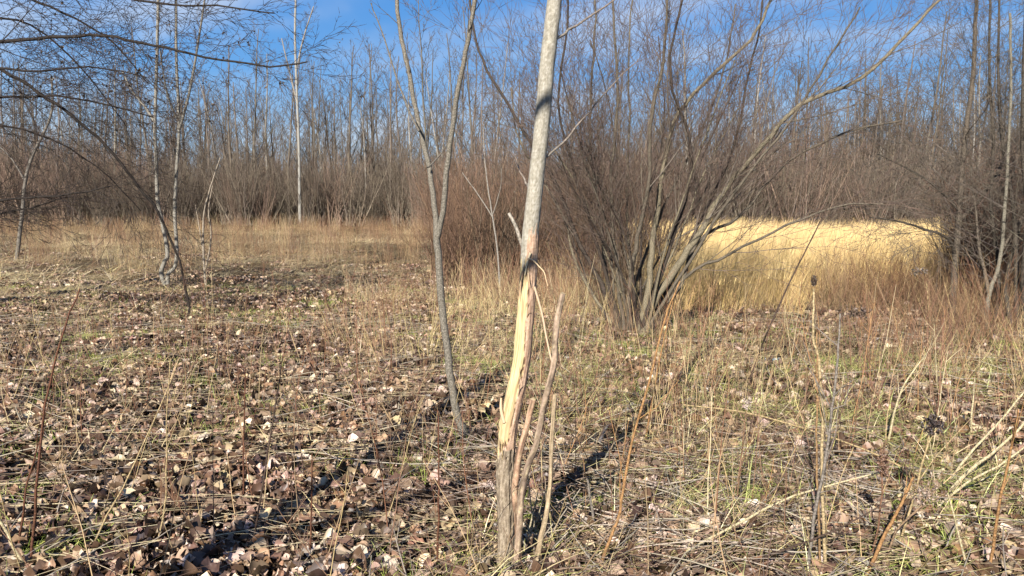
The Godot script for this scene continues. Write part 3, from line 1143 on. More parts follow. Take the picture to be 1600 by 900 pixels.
func make_near_trees() -> void:
	# forked sapling left of the scarred tree
	var g := Color(0.22, 0.195, 0.16)
	var dk := Color(0.19, 0.165, 0.14)
	var z := -on_ground(728, 692).z
	var fs := draw_tree("forked_sapling", "slim grey sapling forking in a tall V beside the scarred tree", z, [
		[[729, 700, 722, 670, 712, 640, 703, 580, 693, 500, 687, 430, 682, 372], 6.6, 5.6, 0.0, g, 0.0],
		[[682, 375, 679, 320, 668, 250, 655, 195, 638, 110, 624, 40, 615, -60, 605, -200], 4.9, 2.8, 0.25, g, 0.9],
		[[682, 375, 692, 330, 700, 250, 713, 160, 728, 80, 741, 0, 755, -120, 762, -240], 4.9, 2.8, -0.2, g, 0.9],
		[[655, 205, 630, 150, 600, 60, 580, 5], 2.0, 0.8, 0.3, dk, 0.35],
		[[668, 262, 690, 240, 705, 215], 1.6, 0.6, 0.2, dk, 0.25],
	], style({"segs": [6, 5, 4], "kids": [7, 3], "ang": [0.6, 0.6], "t0": [0.55, 0.3], "rmin": 0.0015, "lf": [0.5, 0.4]}), M.bark)
	var fl := Mb.new()
	fl.tube(PackedVector3Array([Vector3(0.005, -0.03, 0), Vector3(0.0, 0.01, 0), Vector3(-0.012, 0.05, 0), Vector3(-0.03, 0.12, 0)]), 0.055, 0.026, 10, shade(g, 0.7), g, 0.45)
	part("root_flare", fl.mesh(), M.bark, fs)
	# pale twin stems
	z = -on_ground(262, 452).z
	var pale := Color(0.31, 0.285, 0.245)
	draw_tree("twin_stemmed_tree", "two pale slender stems rising from one crooked base in the leaves", z, [
		[[264, 456, 252, 430, 256, 412, 262, 395, 254, 350, 246, 310, 244, 250, 242, 190, 245, 100, 247, 0, 248, -120], 3.8, 2.0, 0.0, pale, 1.8],
		[[263, 452, 262, 430, 274, 415, 276, 380, 273, 330, 276, 260, 280, 200, 276, 110, 275, 0, 272, -110], 3.4, 1.9, 0.4, pale, 1.8],
		[[243, 192, 225, 165, 205, 140, 190, 110], 2.6, 1.0, 0.5, pale, 0.8],
		[[280, 202, 292, 160, 305, 95, 320, 0], 2.6, 1.4, 0.4, shade(pale, 0.7), 1.2],
		[[279, 190, 262, 150, 250, 80], 1.8, 0.8, -0.3, shade(pale, 0.7), 0.8],
		[[262, 445, 250, 480, 262, 500], 3.0, 1.5, 0.0, shade(pale, 0.4), 0.0],
	], style({"segs": [6, 5, 4, 3], "kids": [16, 7, 5], "ang": [0.7, 0.6, 0.6], "t0": [0.42, 0.15, 0.15], "rmin": 0.0035, "lf": [0.8, 0.5, 0.5]}), M.bark)
	# small tree at the far left
	z = -on_ground(27, 406).z
	draw_tree("small_leaning_tree", "small grey tree leaning over the field edge beyond the leaf litter", z, [
		[[26, 408, 34, 340, 40, 280, 52, 240, 72, 200, 82, 165, 80, 120], 3.2, 1.5, 0.0, Color(0.22, 0.195, 0.165), 2.2],
		[[40, 285, 20, 250, -5, 225], 1.8, 0.8, 0.5, Color(0.2, 0.175, 0.15), 1.6],
	], style({"segs": [6, 5, 4, 3], "kids": [18, 8, 5], "ang": [0.8, 0.7, 0.7], "t0": [0.3, 0.2, 0.2], "rmin": 0.004}), M.bark)
	# white birch at the edge of the woods
	draw_tree("white_birch", "tall white-barked birch at the edge of the distant woods", 54.0, [
		[[469, 348, 468, 300, 467, 230, 464, 150, 461, 60, 462, 0], 2.7, 1.5, 0.0, Color(0.4, 0.38, 0.345), 9.0],
		[[463, 110, 474, 60, 490, 10], 1.7, 0.8, 1.0, Color(0.35, 0.32, 0.29), 5.0],
		[[464, 160, 452, 110, 440, 60], 1.5, 0.8, 1.0, Color(0.32, 0.29, 0.26), 4.0],
	], style({"segs": [6, 5, 4, 3], "kids": [12, 7, 5], "ang": [0.7, 0.65, 0.7], "t0": [0.35, 0.2, 0.2], "rmin": 0.007, "lf": [0.34, 0.5, 0.5]}), M.bark)
	# thin forked sapling behind the scarred tree
	z = -on_ground(790, 470).z
	draw_tree("thin_sapling", "thin pale sapling with a few crooked arms behind the scarred trunk", z, [
		[[782, 472, 778, 400, 770, 340, 762, 290, 757, 240, 755, 190], 1.6, 0.8, 0.0, Color(0.34, 0.3, 0.26), 1.1],
		[[770, 340, 748, 305, 722, 270], 1.1, 0.6, 0.3, Color(0.32, 0.28, 0.24), 0.6],
		[[770, 335, 782, 295, 784, 262], 1.0, 0.6, -0.3, Color(0.32, 0.28, 0.24), 0.6],
	], style({"segs": [5, 4, 3], "kids": [7, 4], "ang": [0.7, 0.7], "t0": [0.4, 0.2], "rmin": 0.002}), M.bark)
	z = -on_ground(321, 452).z
	draw_tree("slender_bush", "slender tan bush of three bare stems beside the twin pale stems", z, [
		[[322, 452, 318, 400, 318, 340, 328, 295, 345, 245], 2.0, 0.8, 0.0, Color(0.4, 0.33, 0.26), 1.2],
		[[321, 420, 330, 370, 326, 330, 332, 290], 1.6, 0.7, 0.3, Color(0.36, 0.29, 0.22), 0.9],
		[[319, 405, 312, 360, 305, 320], 1.2, 0.6, 0.3, Color(0.36, 0.29, 0.22), 0.8],
	], style({"segs": [5, 4, 3], "kids": [8, 5], "ang": [0.7, 0.7], "t0": [0.3, 0.2], "rmin": 0.0025}), M.bark)

func make_clump() -> void:
	var z := -on_ground(1000, 522).z
	var a := Color(0.24, 0.2, 0.14)
	var b := Color(0.16, 0.13, 0.1)
	var e := Color(0.085, 0.066, 0.052)
	var st := [
		[[1003, 528, 1020, 480, 1062, 410, 1098, 358, 1133, 305, 1190, 222, 1255, 168, 1340, 118, 1425, 50, 1470, 0], 8.7, 2.0, 0.0, a, 2.0],
		[[992, 528, 1005, 470, 1022, 400, 1028, 320, 1038, 240, 1052, 185, 1110, 115, 1171, 62, 1205, 0, 1225, -80], 7.1, 1.8, 0.6, a, 2.0],
		[[985, 522, 990, 450, 1000, 370, 1008, 280, 1020, 200, 1030, 100, 1040, 0, 1046, -120], 5.4, 1.6, -0.5, b, 1.9],
		[[968, 515, 940, 445, 905, 372, 868, 295, 820, 205, 775, 125, 748, 60, 735, -30], 4.7, 1.6, 0.3, e, 2.0],
		[[965, 510, 948, 420, 932, 320, 920, 220, 928, 110, 926, 0, 930, -110], 4.0, 1.4, 0.9, b, 1.9],
		[[975, 515, 962, 400, 955, 280, 962, 150, 960, 20, 952, -110], 4.0, 1.4, -0.4, b, 1.9],
		[[1000, 522, 1033, 440, 1052, 360, 1074, 280, 1070, 205, 1052, 110, 1062, 0, 1070, -100], 4.4, 1.4, -0.7, e, 1.9],
		[[1010, 522, 1060, 445, 1095, 385, 1158, 332, 1232, 258, 1330, 205, 1410, 185], 4.7, 1.4, 0.9, b, 1.8],
		[[1012, 520, 1072, 440, 1140, 398, 1228, 348, 1320, 322, 1380, 318], 3.4, 1.2, -0.6, b, 1.6],
		[[955, 505, 910, 420, 882, 340, 842, 262, 812, 200, 800, 130], 3.0, 1.2, 1.1, a, 1.7],
		[[1005, 520, 1050, 430, 1098, 330, 1140, 230, 1160, 130, 1190, 40, 1200, -60], 3.7, 1.3, 0.8, e, 1.9],
		[[980, 515, 1000, 420, 1035, 320, 1090, 210, 1130, 110, 1150, 0], 3.4, 1.2, 1.2, b, 1.9],
		[[970, 512, 935, 400, 900, 280, 880, 160, 885, 40, 880, -80], 3.4, 1.2, -0.8, e, 1.8],
		[[990, 520, 980, 420, 985, 320, 990, 200, 985, 90, 992, -20], 3.0, 1.2, 1.4, a, 1.8],
		[[1008, 522, 1075, 410, 1150, 300, 1230, 190, 1300, 90, 1350, 10], 3.4, 1.2, -0.9, b, 2.0],
		[[948, 498, 925, 440, 905, 390, 890, 330], 2.0, 1.0, 0.6, e, 1.2],
	]
	var S := style({"segs": [8, 6, 5, 4], "kids": [15, 8, 4], "ang": [0.6, 0.55, 0.6], "up": [0, 0.05, 0.04, 0.03], "t0": [0.24, 0.1, 0.15], "lf": [0.8, 0.55, 0.5], "short": 0.25, "rf": [0.3, 0.5, 0.6], "rmin": 0.0024, "wob": [0.05, 0.1, 0.14, 0.16],
		"col": [a, Color(0.13, 0.105, 0.082), Color(0.13, 0.095, 0.074), Color(0.14, 0.095, 0.075)]})
	for i in 12:
		# thin shoots in between, at all slants
		var x0 := 985.0 + rr(-40, 35)
		var x1 := x0 + rr(-150, 190)
		var y1 := rr(60, 300)
		st.append([[x0, 515 + rr(-12, 8), lerpf(x0, x1, 0.3) + rr(-14, 14), lerpf(515, y1, 0.35), lerpf(x0, x1, 0.65) + rr(-20, 20), lerpf(515, y1, 0.7), x1, y1], 2.6, 0.8, rr(-0.9, 1.4), [a, b, e][i % 3], 1.2])
	draw_tree("many_stemmed_clump", "many-stemmed bare clump fanning out beside the golden grass", z, st, S, M.bark, "stem", 0.5, 0.012, 7.0)

func make_right_trees() -> void:
	var z := -on_ground(1487, 503).z
	var d := Color(0.155, 0.125, 0.095)
	var e := Color(0.09, 0.072, 0.058)
	var S := style({"segs": [6, 6, 5, 4], "kids": [26, 8, 5], "ang": [1.05, 0.6, 0.6], "up": [0, 0.04, 0.02, 0.02], "t0": [0.3, 0.15, 0.15], "lf": [0.75, 0.5, 0.5], "short": 0.4, "rf": [0.28, 0.5, 0.6], "rmin": 0.0022, "wob": [0.04, 0.1, 0.14, 0.16],
		"col": [d, Color(0.12, 0.1, 0.08), Color(0.12, 0.098, 0.076), Color(0.12, 0.095, 0.075)]})
	draw_tree("spreading_tree", "dark tree with level fine branches before the golden grass", z, [
		[[1487, 508, 1490, 440, 1497, 360, 1502, 280, 1510, 200, 1520, 120, 1524, 40, 1528, -80], 5.8, 2.4, 0.0, d, 3.2],
		[[1493, 400, 1480, 372, 1445, 358, 1400, 345, 1360, 340], 3.0, 0.9, -0.4, e, 1.2],
		[[1500, 330, 1460, 290, 1420, 265, 1370, 240], 2.6, 0.9, 0.4, e, 1.4],
		[[1499, 345, 1540, 300, 1570, 240, 1580, 160], 3.2, 1.0, 0.8, d, 1.6],
	], S, M.bark)
	z = -on_ground(1545, 512).z
	draw_tree("pale_forked_tree", "pale-barked forked small tree next to the dark spreading tree", z, [
		[[1543, 516, 1542, 480, 1548, 450, 1558, 425, 1566, 380, 1572, 300, 1576, 220, 1580, 120, 1578, 20], 4.0, 1.8, 0.0, Color(0.25, 0.22, 0.175), 2.8],
		[[1545, 458, 1540, 430, 1530, 390, 1525, 330, 1515, 260], 3.6, 1.2, 0.4, d, 1.6],
		[[1566, 390, 1590, 350, 1620, 300], 2.6, 1.0, 0.4, d, 1.4],
		[[1550, 512, 1560, 470, 1558, 400, 1548, 320, 1552, 220, 1545, 100, 1548, -20], 4.2, 1.6, 0.7, e, 2.2],
	], S, M.bark)
	z = -on_ground(1600, 520).z
	draw_tree("edge_thicket_tree", "dark crowded stems at the photograph's right edge beside the pale forked tree", z, [
		[[1605, 520, 1600, 440, 1605, 340, 1598, 220, 1600, 100, 1604, -40], 6.0, 2.0, 0.5, e, 2.2],
		[[1580, 510, 1572, 440, 1590, 370, 1612, 300], 4.5, 1.4, 0.9, e, 1.6],
		[[1590, 525, 1588, 440, 1584, 330, 1566, 220, 1560, 110, 1562, -20], 5.0, 1.6, 1.4, e, 2.2],
		[[1625, 520, 1640, 400, 1630, 260, 1640, 80], 6.0, 2.0, 0.7, d, 2.2],
	], S, M.bark)

func make_left_overhang() -> void:
	# a tree just outside the left edge: its dark limbs droop into the view
	var k := Color(0.038, 0.03, 0.025)
	var z := 9.6
	var foot := Vector3(-8.6, 0, -z)
	var root := thing("overhanging_tree", "dark tree whose drooping limbs reach in over the leaf litter", "tree", foot)
	var crown := Mb.new()
	var m := Mb.new()
	var trunk := smooth_line(PackedVector3Array([Vector3(0, -0.1, 0), Vector3(0.05, 1.2, 0.1), Vector3(0.1, 2.4, 0), Vector3(-0.1, 4.0, -0.2), Vector3(0, 6.0, -0.3)]), 4)
	m.tube(trunk, 0.17, 0.05, 10, k, k)
	part("trunk", m.mesh(), M.bark, root)
	var S := style({"segs": [7, 6, 4, 4], "kids": [22, 7, 4], "ang": [0.6, 0.55, 0.6], "up": [0, -0.01, 0.0, 0.0], "t0": [0.15, 0.15, 0.2], "lf": [0.75, 0.55, 0.5], "short": 0.4, "rf": [0.4, 0.5, 0.6], "rmin": 0.003, "wob": [0.05, 0.09, 0.12, 0.14], "col": [k, k, k, Color(0.05, 0.036, 0.03)]})
	for s in [
		[[-140, 60, -60, 80, 0, 108, 60, 145, 120, 185, 180, 245, 215, 290, 246, 330, 272, 385, 286, 430, 297, 492], 2.9, 1.7, 0.6, 2.4],
		[[-140, 40, -60, 62, 0, 66, 80, 58, 160, 56, 240, 70, 320, 88, 420, 103, 480, 98], 3.6, 1.0, -0.8, 2.0],
		[[-140, 130, -60, 150, 0, 153, 90, 150, 190, 170, 240, 185], 3.0, 0.9, 0.8, 1.8],
		[[-140, 280, -60, 312, 0, 312, 90, 306, 175, 290], 3.2, 0.9, -0.5, 1.3],
		[[-140, 330, -60, 340, 0, 333, 60, 322, 110, 305], 2.8, 0.8, 0.5, 1.2],
		[[-140, -60, -60, -20, 20, -10, 100, 20, 180, 70, 230, 130], 3.0, 0.9, 0.4, 2.0],
		[[-140, -40, -40, 20, 50, 40, 130, 110, 200, 200], 2.6, 0.8, 1.2, 1.8],
		[[-140, 200, -40, 190, 60, 210, 150, 260, 220, 330], 2.2, 0.8, 1.4, 1.7],
		[[-120, -120, 0, -60, 120, -30, 240, 5, 340, 10, 430, 20], 3.0, 0.9, -0.6, 1.8],
		[[-140, 100, -40, 105, 60, 110, 140, 105, 230, 120], 2.4, 0.8, -1.0, 1.8],
	]:
		var lm := Mb.new()
		var pts := shifted(line_px(s[0], z, s[3], 4, 0.012), foot)
		# each limb leaves the trunk
		var joined := PackedVector3Array([Vector3(0, clampf(pts[0].y - 0.15, 0.8, 5.5), 0)])
		joined.append_array(pts)
		lm.tube(joined, s[1] * z / FPX * 1.1, s[2] * z / FPX, 7, k, k, 0.8)
		part("limb", lm.mesh(), M.bark, root)
		sprout(pts, s[4], s[1] * z / FPX * 0.7, 0, S, [crown, crown])
	part("twigs", crown.mesh(), M.twig, root).set_meta("kind", "stuff")
	# withered leaves and catkins that still cling to the twigs
	var cling := Mb.new()
	for i in 260:
		var at: Vector3 = crown.v[rng.randi() % crown.v.size()]
		var world := at + foot
		if world.y < 2.4:
			continue
		for q in 2:
			cling.leaf(Transform3D(Basis.from_euler(rv() * 3.0), at + rv() * 0.03), rr(0.03, 0.06), 0.3, rr(-1.4, 1.4), rr(-1, 1), 0.1, rr(0, 9), vary(Color(0.07, 0.05, 0.04), 0.3), Color(0.06, 0.045, 0.035), 3, 2)
	var cl := part("clinging_leaves", cling.mesh(), M.leaf, root)
	cl.set_meta("kind", "stuff")

func make_shadow_tree() -> void:
	# stands behind the eye: its trunk's shadow crosses the leaves, a limb's shadow crosses the scarred trunk
	var foot := Vector3(-2.75, 0, 0.95)
	var root := thing("tree_behind_the_viewer", "grey tree behind the viewpoint whose trunk shadow crosses the leaf litter", "tree", foot)
	var c := Color(0.3, 0.27, 0.23)
	var m := Mb.new()
	m.tube(smooth_line(PackedVector3Array([Vector3(0, -0.1, 0), Vector3(0.02, 1.2, 0), Vector3(-0.02, 2.4, 0), Vector3(-0.2, 3.8, 0.2), Vector3(-0.4, 6.0, 0.4)]), 4), 0.085, 0.05, 12, c, c)
	part("trunk", m.mesh(), M.bark, root)
	for s in [[Vector3(-0.05, 2.55, 0), Vector3(0.8, 2.95, -0.3), Vector3(1.66, 3.25, -0.85), Vector3(2.6, 3.6, -1.4)], [Vector3(-0.15, 3.3, 0.1), Vector3(0.9, 3.7, -0.4), Vector3(1.72, 3.92, -0.8), Vector3(2.6, 4.2, -1.2)]]:
		var l := Mb.new()
		l.tube(smooth_line(PackedVector3Array(s), 4), 0.028, 0.016, 8, c, c)
		part("limb", l.mesh(), M.bark, root)

# ---------------------------------------------------------------- stalks and sticks
func stalk_px(called: String, label: String, cat: String, a: Array, r0: float, r1: float, col: Color, lean := 0.0, twigs := 0) -> Node3D:
	# the line is given from the foot upwards; the foot stands on the ground
	var foot := on_ground(a[0], a[1])
	var z0 := -foot.z
	var pts := shifted(line_px(a, z0, lean, 4, 0.0025), foot)
	pts[0].y = -0.02
	var m := Mb.new()
	m.tube(pts, r0 * z0 / FPX, r1 * z0 / FPX, 6, shade(col, 0.8), col)
	var n := pts.size() - 1
	for k in twigs:
		var i := 1 + int((n - 1) * rr(0.3, 1.0))
		var d := (pts[i] - pts[i - 1]).normalized() + rv() * 0.9
		var l := rr(0.05, 0.22)
		m.tube(PackedVector3Array([pts[i], pts[i] + d * l * 0.5, pts[i] + (d + rv() * 0.3 + Vector3(0, 0.3, 0)) * l]), r1 * z0 / FPX * 0.8, r1 * z0 / FPX * 0.35, 4, col, col)
	return one(called, m.mesh(), M.bark, label, cat, foot)

func lying_px(called: String, label: String, cat: String, a: Array, r0: float, r1: float, col: Color, lift := 0.02, group := "") -> void:
	var pts := PackedVector3Array()
	for i in a.size() / 2:
		pts.append(on_ground(a[i * 2], a[i * 2 + 1]) + Vector3(0, lift + r0, 0))
	var foot := pts[0]
	pts = smooth_line(pts, 4)
	for i in pts.size():
		pts[i] += rv() * r0 * 0.5
	var m := Mb.new()
	m.tube(shifted(pts, foot), r0, r1, 7, col, col)
	m.cap(pts[pts.size() - 1] - foot, (pts[pts.size() - 1] - pts[pts.size() - 2]).normalized(), 7, shade(col, 1.2))
	one(called, m.mesh(), M.bark, label, cat, foot, group)

func seed_head(m: Mb, at: Vector3, size: Vector3, n: int, col: Color, leafy: float) -> void:
	for i in n:
		var d := rv()
		if d.length() > 1.0:
			d = d.normalized() * rng.randf()
		var p := at + d * size
		m.leaf(Transform3D(Basis.from_euler(rv() * 3.0), p), leafy * rr(0.6, 1.3), 0.3, rr(-1.5, 1.5), rr(-1, 1), 0.1, rr(0, 9), vary(col, 0.35), shade(col, 1.2), 3, 2)

func headed_stalk(called: String, label: String, a: Array, r0: float, r1: float, col: Color, head_at: Vector3, head: Vector3, n: int, hcol: Color, leafy: float, twigs := 0) -> void:
	# a stalk with a dried head; head_at in pixels and metres of offset towards the eye
	var foot := on_ground(a[0], a[1])
	var z0 := -foot.z
	var root := thing(called, label, "dried plant", foot)
	var pts := shifted(line_px(a, z0, 0.0, 4, 0.002), foot)
	pts[0].y = -0.02
	var m := Mb.new()
	m.tube(pts, r0 * z0 / FPX, r1 * z0 / FPX, 6, shade(col, 0.8), col)
	for k in twigs:
		var i := 1 + int((pts.size() - 2) * rr(0.25, 0.95))
		var d := (pts[i] - pts[i - 1]).normalized() + rv() * 0.8
		var l := rr(0.08, 0.25)
		m.tube(PackedVector3Array([pts[i], pts[i] + d * l * 0.5, pts[i] + (d + rv() * 0.3 + Vector3(0, 0.2, 0)) * l]), r1 * z0 / FPX * 0.8, r1 * z0 / FPX * 0.35, 4, col, col)
	part("stem", m.mesh(), M.bark, root)
	var h := Mb.new()
	seed_head(h, on_plane(head_at.x, head_at.y, z0 - head_at.z) - foot, head, n, hcol, leafy)
	part("seed_head", h.mesh(), M.leaf, root)

func make_stalks() -> void:
	var red := Color(0.17, 0.075, 0.045)
	var tan_ := Color(0.5, 0.37, 0.2)
	var pale := Color(0.64, 0.53, 0.33)
	var orange := Color(0.42, 0.23, 0.1)
	var dark := Color(0.1, 0.065, 0.05)
	var grey := Color(0.27, 0.23, 0.2)
	stalk_px("weed_stalk", "thick dark red weed stalk at the lower left, the tallest of its kind there", "weed stalk", [47, 892, 55, 800, 66, 665, 92, 540, 125, 450], 2.6, 1.2, red, 0.1, 3)
	stalk_px("weed_stalk", "dark red stalk with a kink, just beside the thickest dark red one", "weed stalk", [28, 862, 36, 800, 43, 753, 62, 690], 2.2, 1.0, red, 0.0, 2)
	stalk_px("weed_stalk", "dark red upright stalk rising alone amid big leaves before the twin stems", "weed stalk", [380, 780, 381, 690, 383, 575], 1.6, 0.8, red, 0.0, 2)
	stalk_px("weed_stalk", "nearly black slanting stalk between twin stems and forked sapling", "weed stalk", [394, 855, 415, 730, 430, 640, 442, 560], 1.8, 0.9, dark, 0.1, 1)
	stalk_px("weed_stalk", "short dark stalk upright in shadowed leaves before the fallen grey stick", "weed stalk", [484, 876, 486, 790, 488, 710], 1.8, 1.0, red, 0.0, 0)
	stalk_px("weed_stalk", "reddish upright stalk between fallen grey stick and scarred trunk", "weed stalk", [684, 896, 685, 810, 686, 715, 684, 640], 2.0, 1.0, red, 0.0, 2)
	stalk_px("grass_stalk", "tan grass stalk slanting across leaves in front of the twin stems", "grass stalk", [139, 866, 168, 805, 200, 747, 245, 646, 280, 560], 1.8, 0.8, tan_, 0.2, 0)
	stalk_px("grass_stalk", "pale thick grass stalk lying up from the bottom left corner", "grass stalk", [48, 898, 23, 857, 0, 813, -30, 770], 3.0, 2.0, pale, 0.0, 0)
	stalk_px("weed_stalk", "thin tan double-bent stalk standing before the crooked base of the twin stems", "weed stalk", [243, 862, 258, 790, 260, 720, 262, 640, 266, 560], 1.6, 0.8, tan_, 0.0, 2)
	stalk_px("weed_stalk", "orange-brown leaning stalk, tallest between scarred trunk and many-stemmed clump", "weed stalk", [933, 902, 950, 850, 968, 800, 983, 710, 1013, 600, 1038, 500, 1062, 440], 3.2, 1.3, orange, 0.3, 3)
	stalk_px("weed_stalk", "dark slanting whip crossing in front of the golden grass", "weed stalk", [1168, 606, 1190, 540, 1230, 450, 1262, 385, 1292, 325], 1.7, 0.9, dark, 0.0, 1)
	headed_stalk("seed_head_stalk", "pale wavy stalk topped by a dark oval seed head against golden grass", [1290, 892, 1286, 800, 1284, 700, 1285, 640, 1279, 560, 1271, 530, 1271, 480, 1272, 452], 3.0, 1.6, Color(0.56, 0.42, 0.24), Vector3(1272, 438, 0), Vector3(0.011, 0.022, 0.011), 130, Color(0.075, 0.05, 0.035), 0.012)
	stalk_px("weed_stalk", "brown straight stalk standing against the pale wavy seed-head stalk", "weed stalk", [1282, 900, 1278, 800, 1276, 700, 1277, 600, 1276, 520], 2.2, 1.2, Color(0.36, 0.22, 0.11), 0.05, 2)
	headed_stalk("withered_weed", "grey branching weed with drooping cluster of withered leaves at its tip", [1262, 902, 1272, 810, 1288, 730, 1300, 640, 1309, 560, 1312, 490], 3.2, 1.4, grey, Vector3(1338, 486, 0.02), Vector3(0.075, 0.028, 0.03), 60, Color(0.11, 0.075, 0.055), 0.022, 9)
	headed_stalk("dried_flower_weed", "weed with a black shrivelled round flower head above mossy grass", [1402, 860, 1424, 790, 1442, 720, 1452, 688], 2.2, 1.4, tan_, Vector3(1457, 664, 0), Vector3(0.05, 0.045, 0.04), 100, Color(0.05, 0.038, 0.034), 0.024, 5)
	headed_stalk("fluffy_weed", "weed with grey fluffy spent plume low before the black flower head", [1385, 880, 1400, 830, 1440, 790, 1462, 765], 2.2, 1.0, Color(0.33, 0.22, 0.14), Vector3(1450, 772, 0), Vector3(0.085, 0.05, 0.05), 110, Color(0.25, 0.185, 0.145), 0.016, 9)
	headed_stalk("brown_plume_weed", "weed with a dark brown ragged plume hanging beside the orange-brown stem", [1360, 880, 1372, 820, 1378, 760, 1376, 700], 2.0, 1.0, Color(0.24, 0.13, 0.08), Vector3(1380, 725, 0), Vector3(0.025, 0.06, 0.025), 90, Color(0.14, 0.08, 0.055), 0.024, 4)
	headed_stalk("bleached_weed", "weed with a small whitish fluffy head left of the wavy seed-head stalk", [1150, 790, 1158, 720, 1166, 640], 1.8, 0.8, Color(0.3, 0.18, 0.11), Vector3(1168, 630, 0), Vector3(0.03, 0.03, 0.025), 40, Color(0.3, 0.24, 0.2), 0.016, 6)
	headed_stalk("curled_leaf_weed", "weed bearing a curled grey leaf bunch in front of the spreading tree", [1452, 505, 1450, 470, 1447, 440], 1.4, 0.8, tan_, Vector3(1436, 424, 0), Vector3(0.13, 0.05, 0.05), 50, Color(0.15, 0.12, 0.095), 0.045, 2)
	stalk_px("grass_stalk", "pale grass stalk leaning right, ending in a feathery tip above mossy ground", "grass stalk", [1386, 702, 1394, 660, 1406, 615, 1426, 580, 1447, 556], 2.2, 0.9, pale, 0.0, 3)
	stalk_px("weed_stalk", "orange-brown thick stem slanting up from the bottom edge toward the plume", "weed stalk", [1350, 904, 1386, 830, 1412, 780, 1428, 745], 3.4, 1.8, orange, 0.0, 1)
	stalk_px("grass_stalk", "short pale upright grass stalk beyond the black flower head", "grass stalk", [1516, 690, 1519, 640, 1524, 590], 2.0, 1.0, pale, 0.0, 0)
	stalk_px("grass_stalk", "pale stem bending down to the bottom right, below the fluffy plume", "grass stalk", [1516, 902, 1500, 840, 1480, 770], 2.2, 1.2, pale, 0.0, 0)
	stalk_px("weed_stalk", "rusty stalk at the bottom right corner leaning inward", "weed stalk", [1545, 900, 1560, 800, 1580, 700, 1592, 640], 2.8, 1.2, orange, 0.0, 3)
	stalk_px("arching_grass", "broad pale grass stem arching in from the right edge, uppermost of three", "grass blade", [1478, 760, 1510, 715, 1560, 660, 1612, 600], 2.6, 1.4, pale, 0.2, 0)
	stalk_px("arching_grass", "broad pale grass stem arching in from the right edge, middle of three", "grass blade", [1470, 782, 1515, 735, 1560, 700, 1612, 650], 3.2, 1.8, pale, 0.1, 0)
	stalk_px("arching_grass", "broad pale grass stem arching in from the right edge, lowest of three", "grass blade", [1455, 800, 1510, 755, 1560, 728, 1612, 690], 2.4, 1.2, pale, 0.0, 0)
	stalk_px("weed_stalk", "dark forked whip rising from the bottom edge near the viewer's shadow", "weed stalk", [1131, 904, 1200, 868, 1266, 845, 1330, 815, 1388, 784], 2.6, 1.0, dark, 0.0, 2)
	stalk_px("grass_stalk", "long pale straw slanting across mossy grass below the seed-head stalk", "grass stalk", [1030, 888, 1066, 865, 1150, 820, 1241, 775, 1376, 738], 3.0, 1.4, pale, 0.3, 0)
	stalk_px("grass_stalk", "thin tan straw drooping across the seed-head stalk towards the black flower head", "grass stalk", [1470, 765, 1446, 750, 1346, 700, 1191, 650, 1066, 632], 2.2, 1.0, tan_, 0.3, 0)
	stalk_px("weed_stalk", "reddish stalk pair's taller stem in front of the clump's dark base", "weed stalk", [1008, 690, 1022, 610, 1035, 540, 1052, 470], 1.8, 0.8, orange, 0.0, 2)
	stalk_px("weed_stalk", "grey broken stub standing behind the fallen crooked branch", "weed stalk", [930, 836, 924, 790, 918, 750], 2.6, 1.8, grey, 0.0, 0)
	# sticks on the ground
	lying_px("fallen_stick", "grey crooked stick lying across leaves left of the scarred trunk's foot", "stick", [429, 902, 513, 886, 602, 862, 674, 828, 700, 800, 718, 770], 0.011, 0.006, Color(0.36, 0.31, 0.26))
	lying_px("fallen_stick", "thin tan stick lying above the grey crooked one", "stick", [398, 885, 487, 854, 536, 838], 0.006, 0.003, Color(0.36, 0.27, 0.19))
	lying_px("fallen_branch", "pale bent branch lying behind the broken shoots of the scarred tree", "stick", [815, 772, 850, 758, 893, 752, 945, 758, 998, 767, 1068, 786], 0.0095, 0.005, Color(0.42, 0.34, 0.29), 0.05)
	lying_px("fallen_branch", "grey bowed branch lying in the tree's shadow band", "stick", [935, 712, 945, 690, 958, 670, 972, 655, 988, 643], 0.011, 0.008, Color(0.34, 0.29, 0.26), 0.04)
	lying_px("fallen_stick", "short pale stick half buried in leaves at the bottom edge", "stick", [415, 862, 470, 880, 522, 902], 0.006, 0.004, Color(0.5, 0.43, 0.33))
	var straws := [[0, 771, 120, 765, 250, 763, 300, 760], [0, 574, 200, 570, 435, 577], [0, 810, 150, 806, 290, 800], [30, 740, 140, 734, 235, 736], [100, 690, 190, 688, 270, 690], [0, 850, 60, 846, 130, 850], [250, 700, 340, 690, 420, 694], [380, 740, 450, 726, 530, 728]]
	var says := ["longest of the pale straws lying in the near left leaves", "long pale straw lying level far back in the leaf litter below the twin stems", "second long straw lying level below the longest pale one", "short pale straw lying just above the longest one", "pale straw lying behind the slanting tan stalk's middle",
		"short straw lying close to the bottom left corner", "bowed straw lying right of the slanting tan stalk", "bowed straw lying right of the near-black slanting stalk"]
	for i in straws.size():
		lying_px("lying_straw", says[i], "straw", straws[i], 0.0026, 0.0014, pale, 0.05, "straws lying on the leaf litter")
	# dry stems heaped at the foot of the scarred tree
	var lengths := []
	for i in 14:
		lengths.append(rr(0.16, 0.38))
	lengths.sort()
	lengths.reverse()
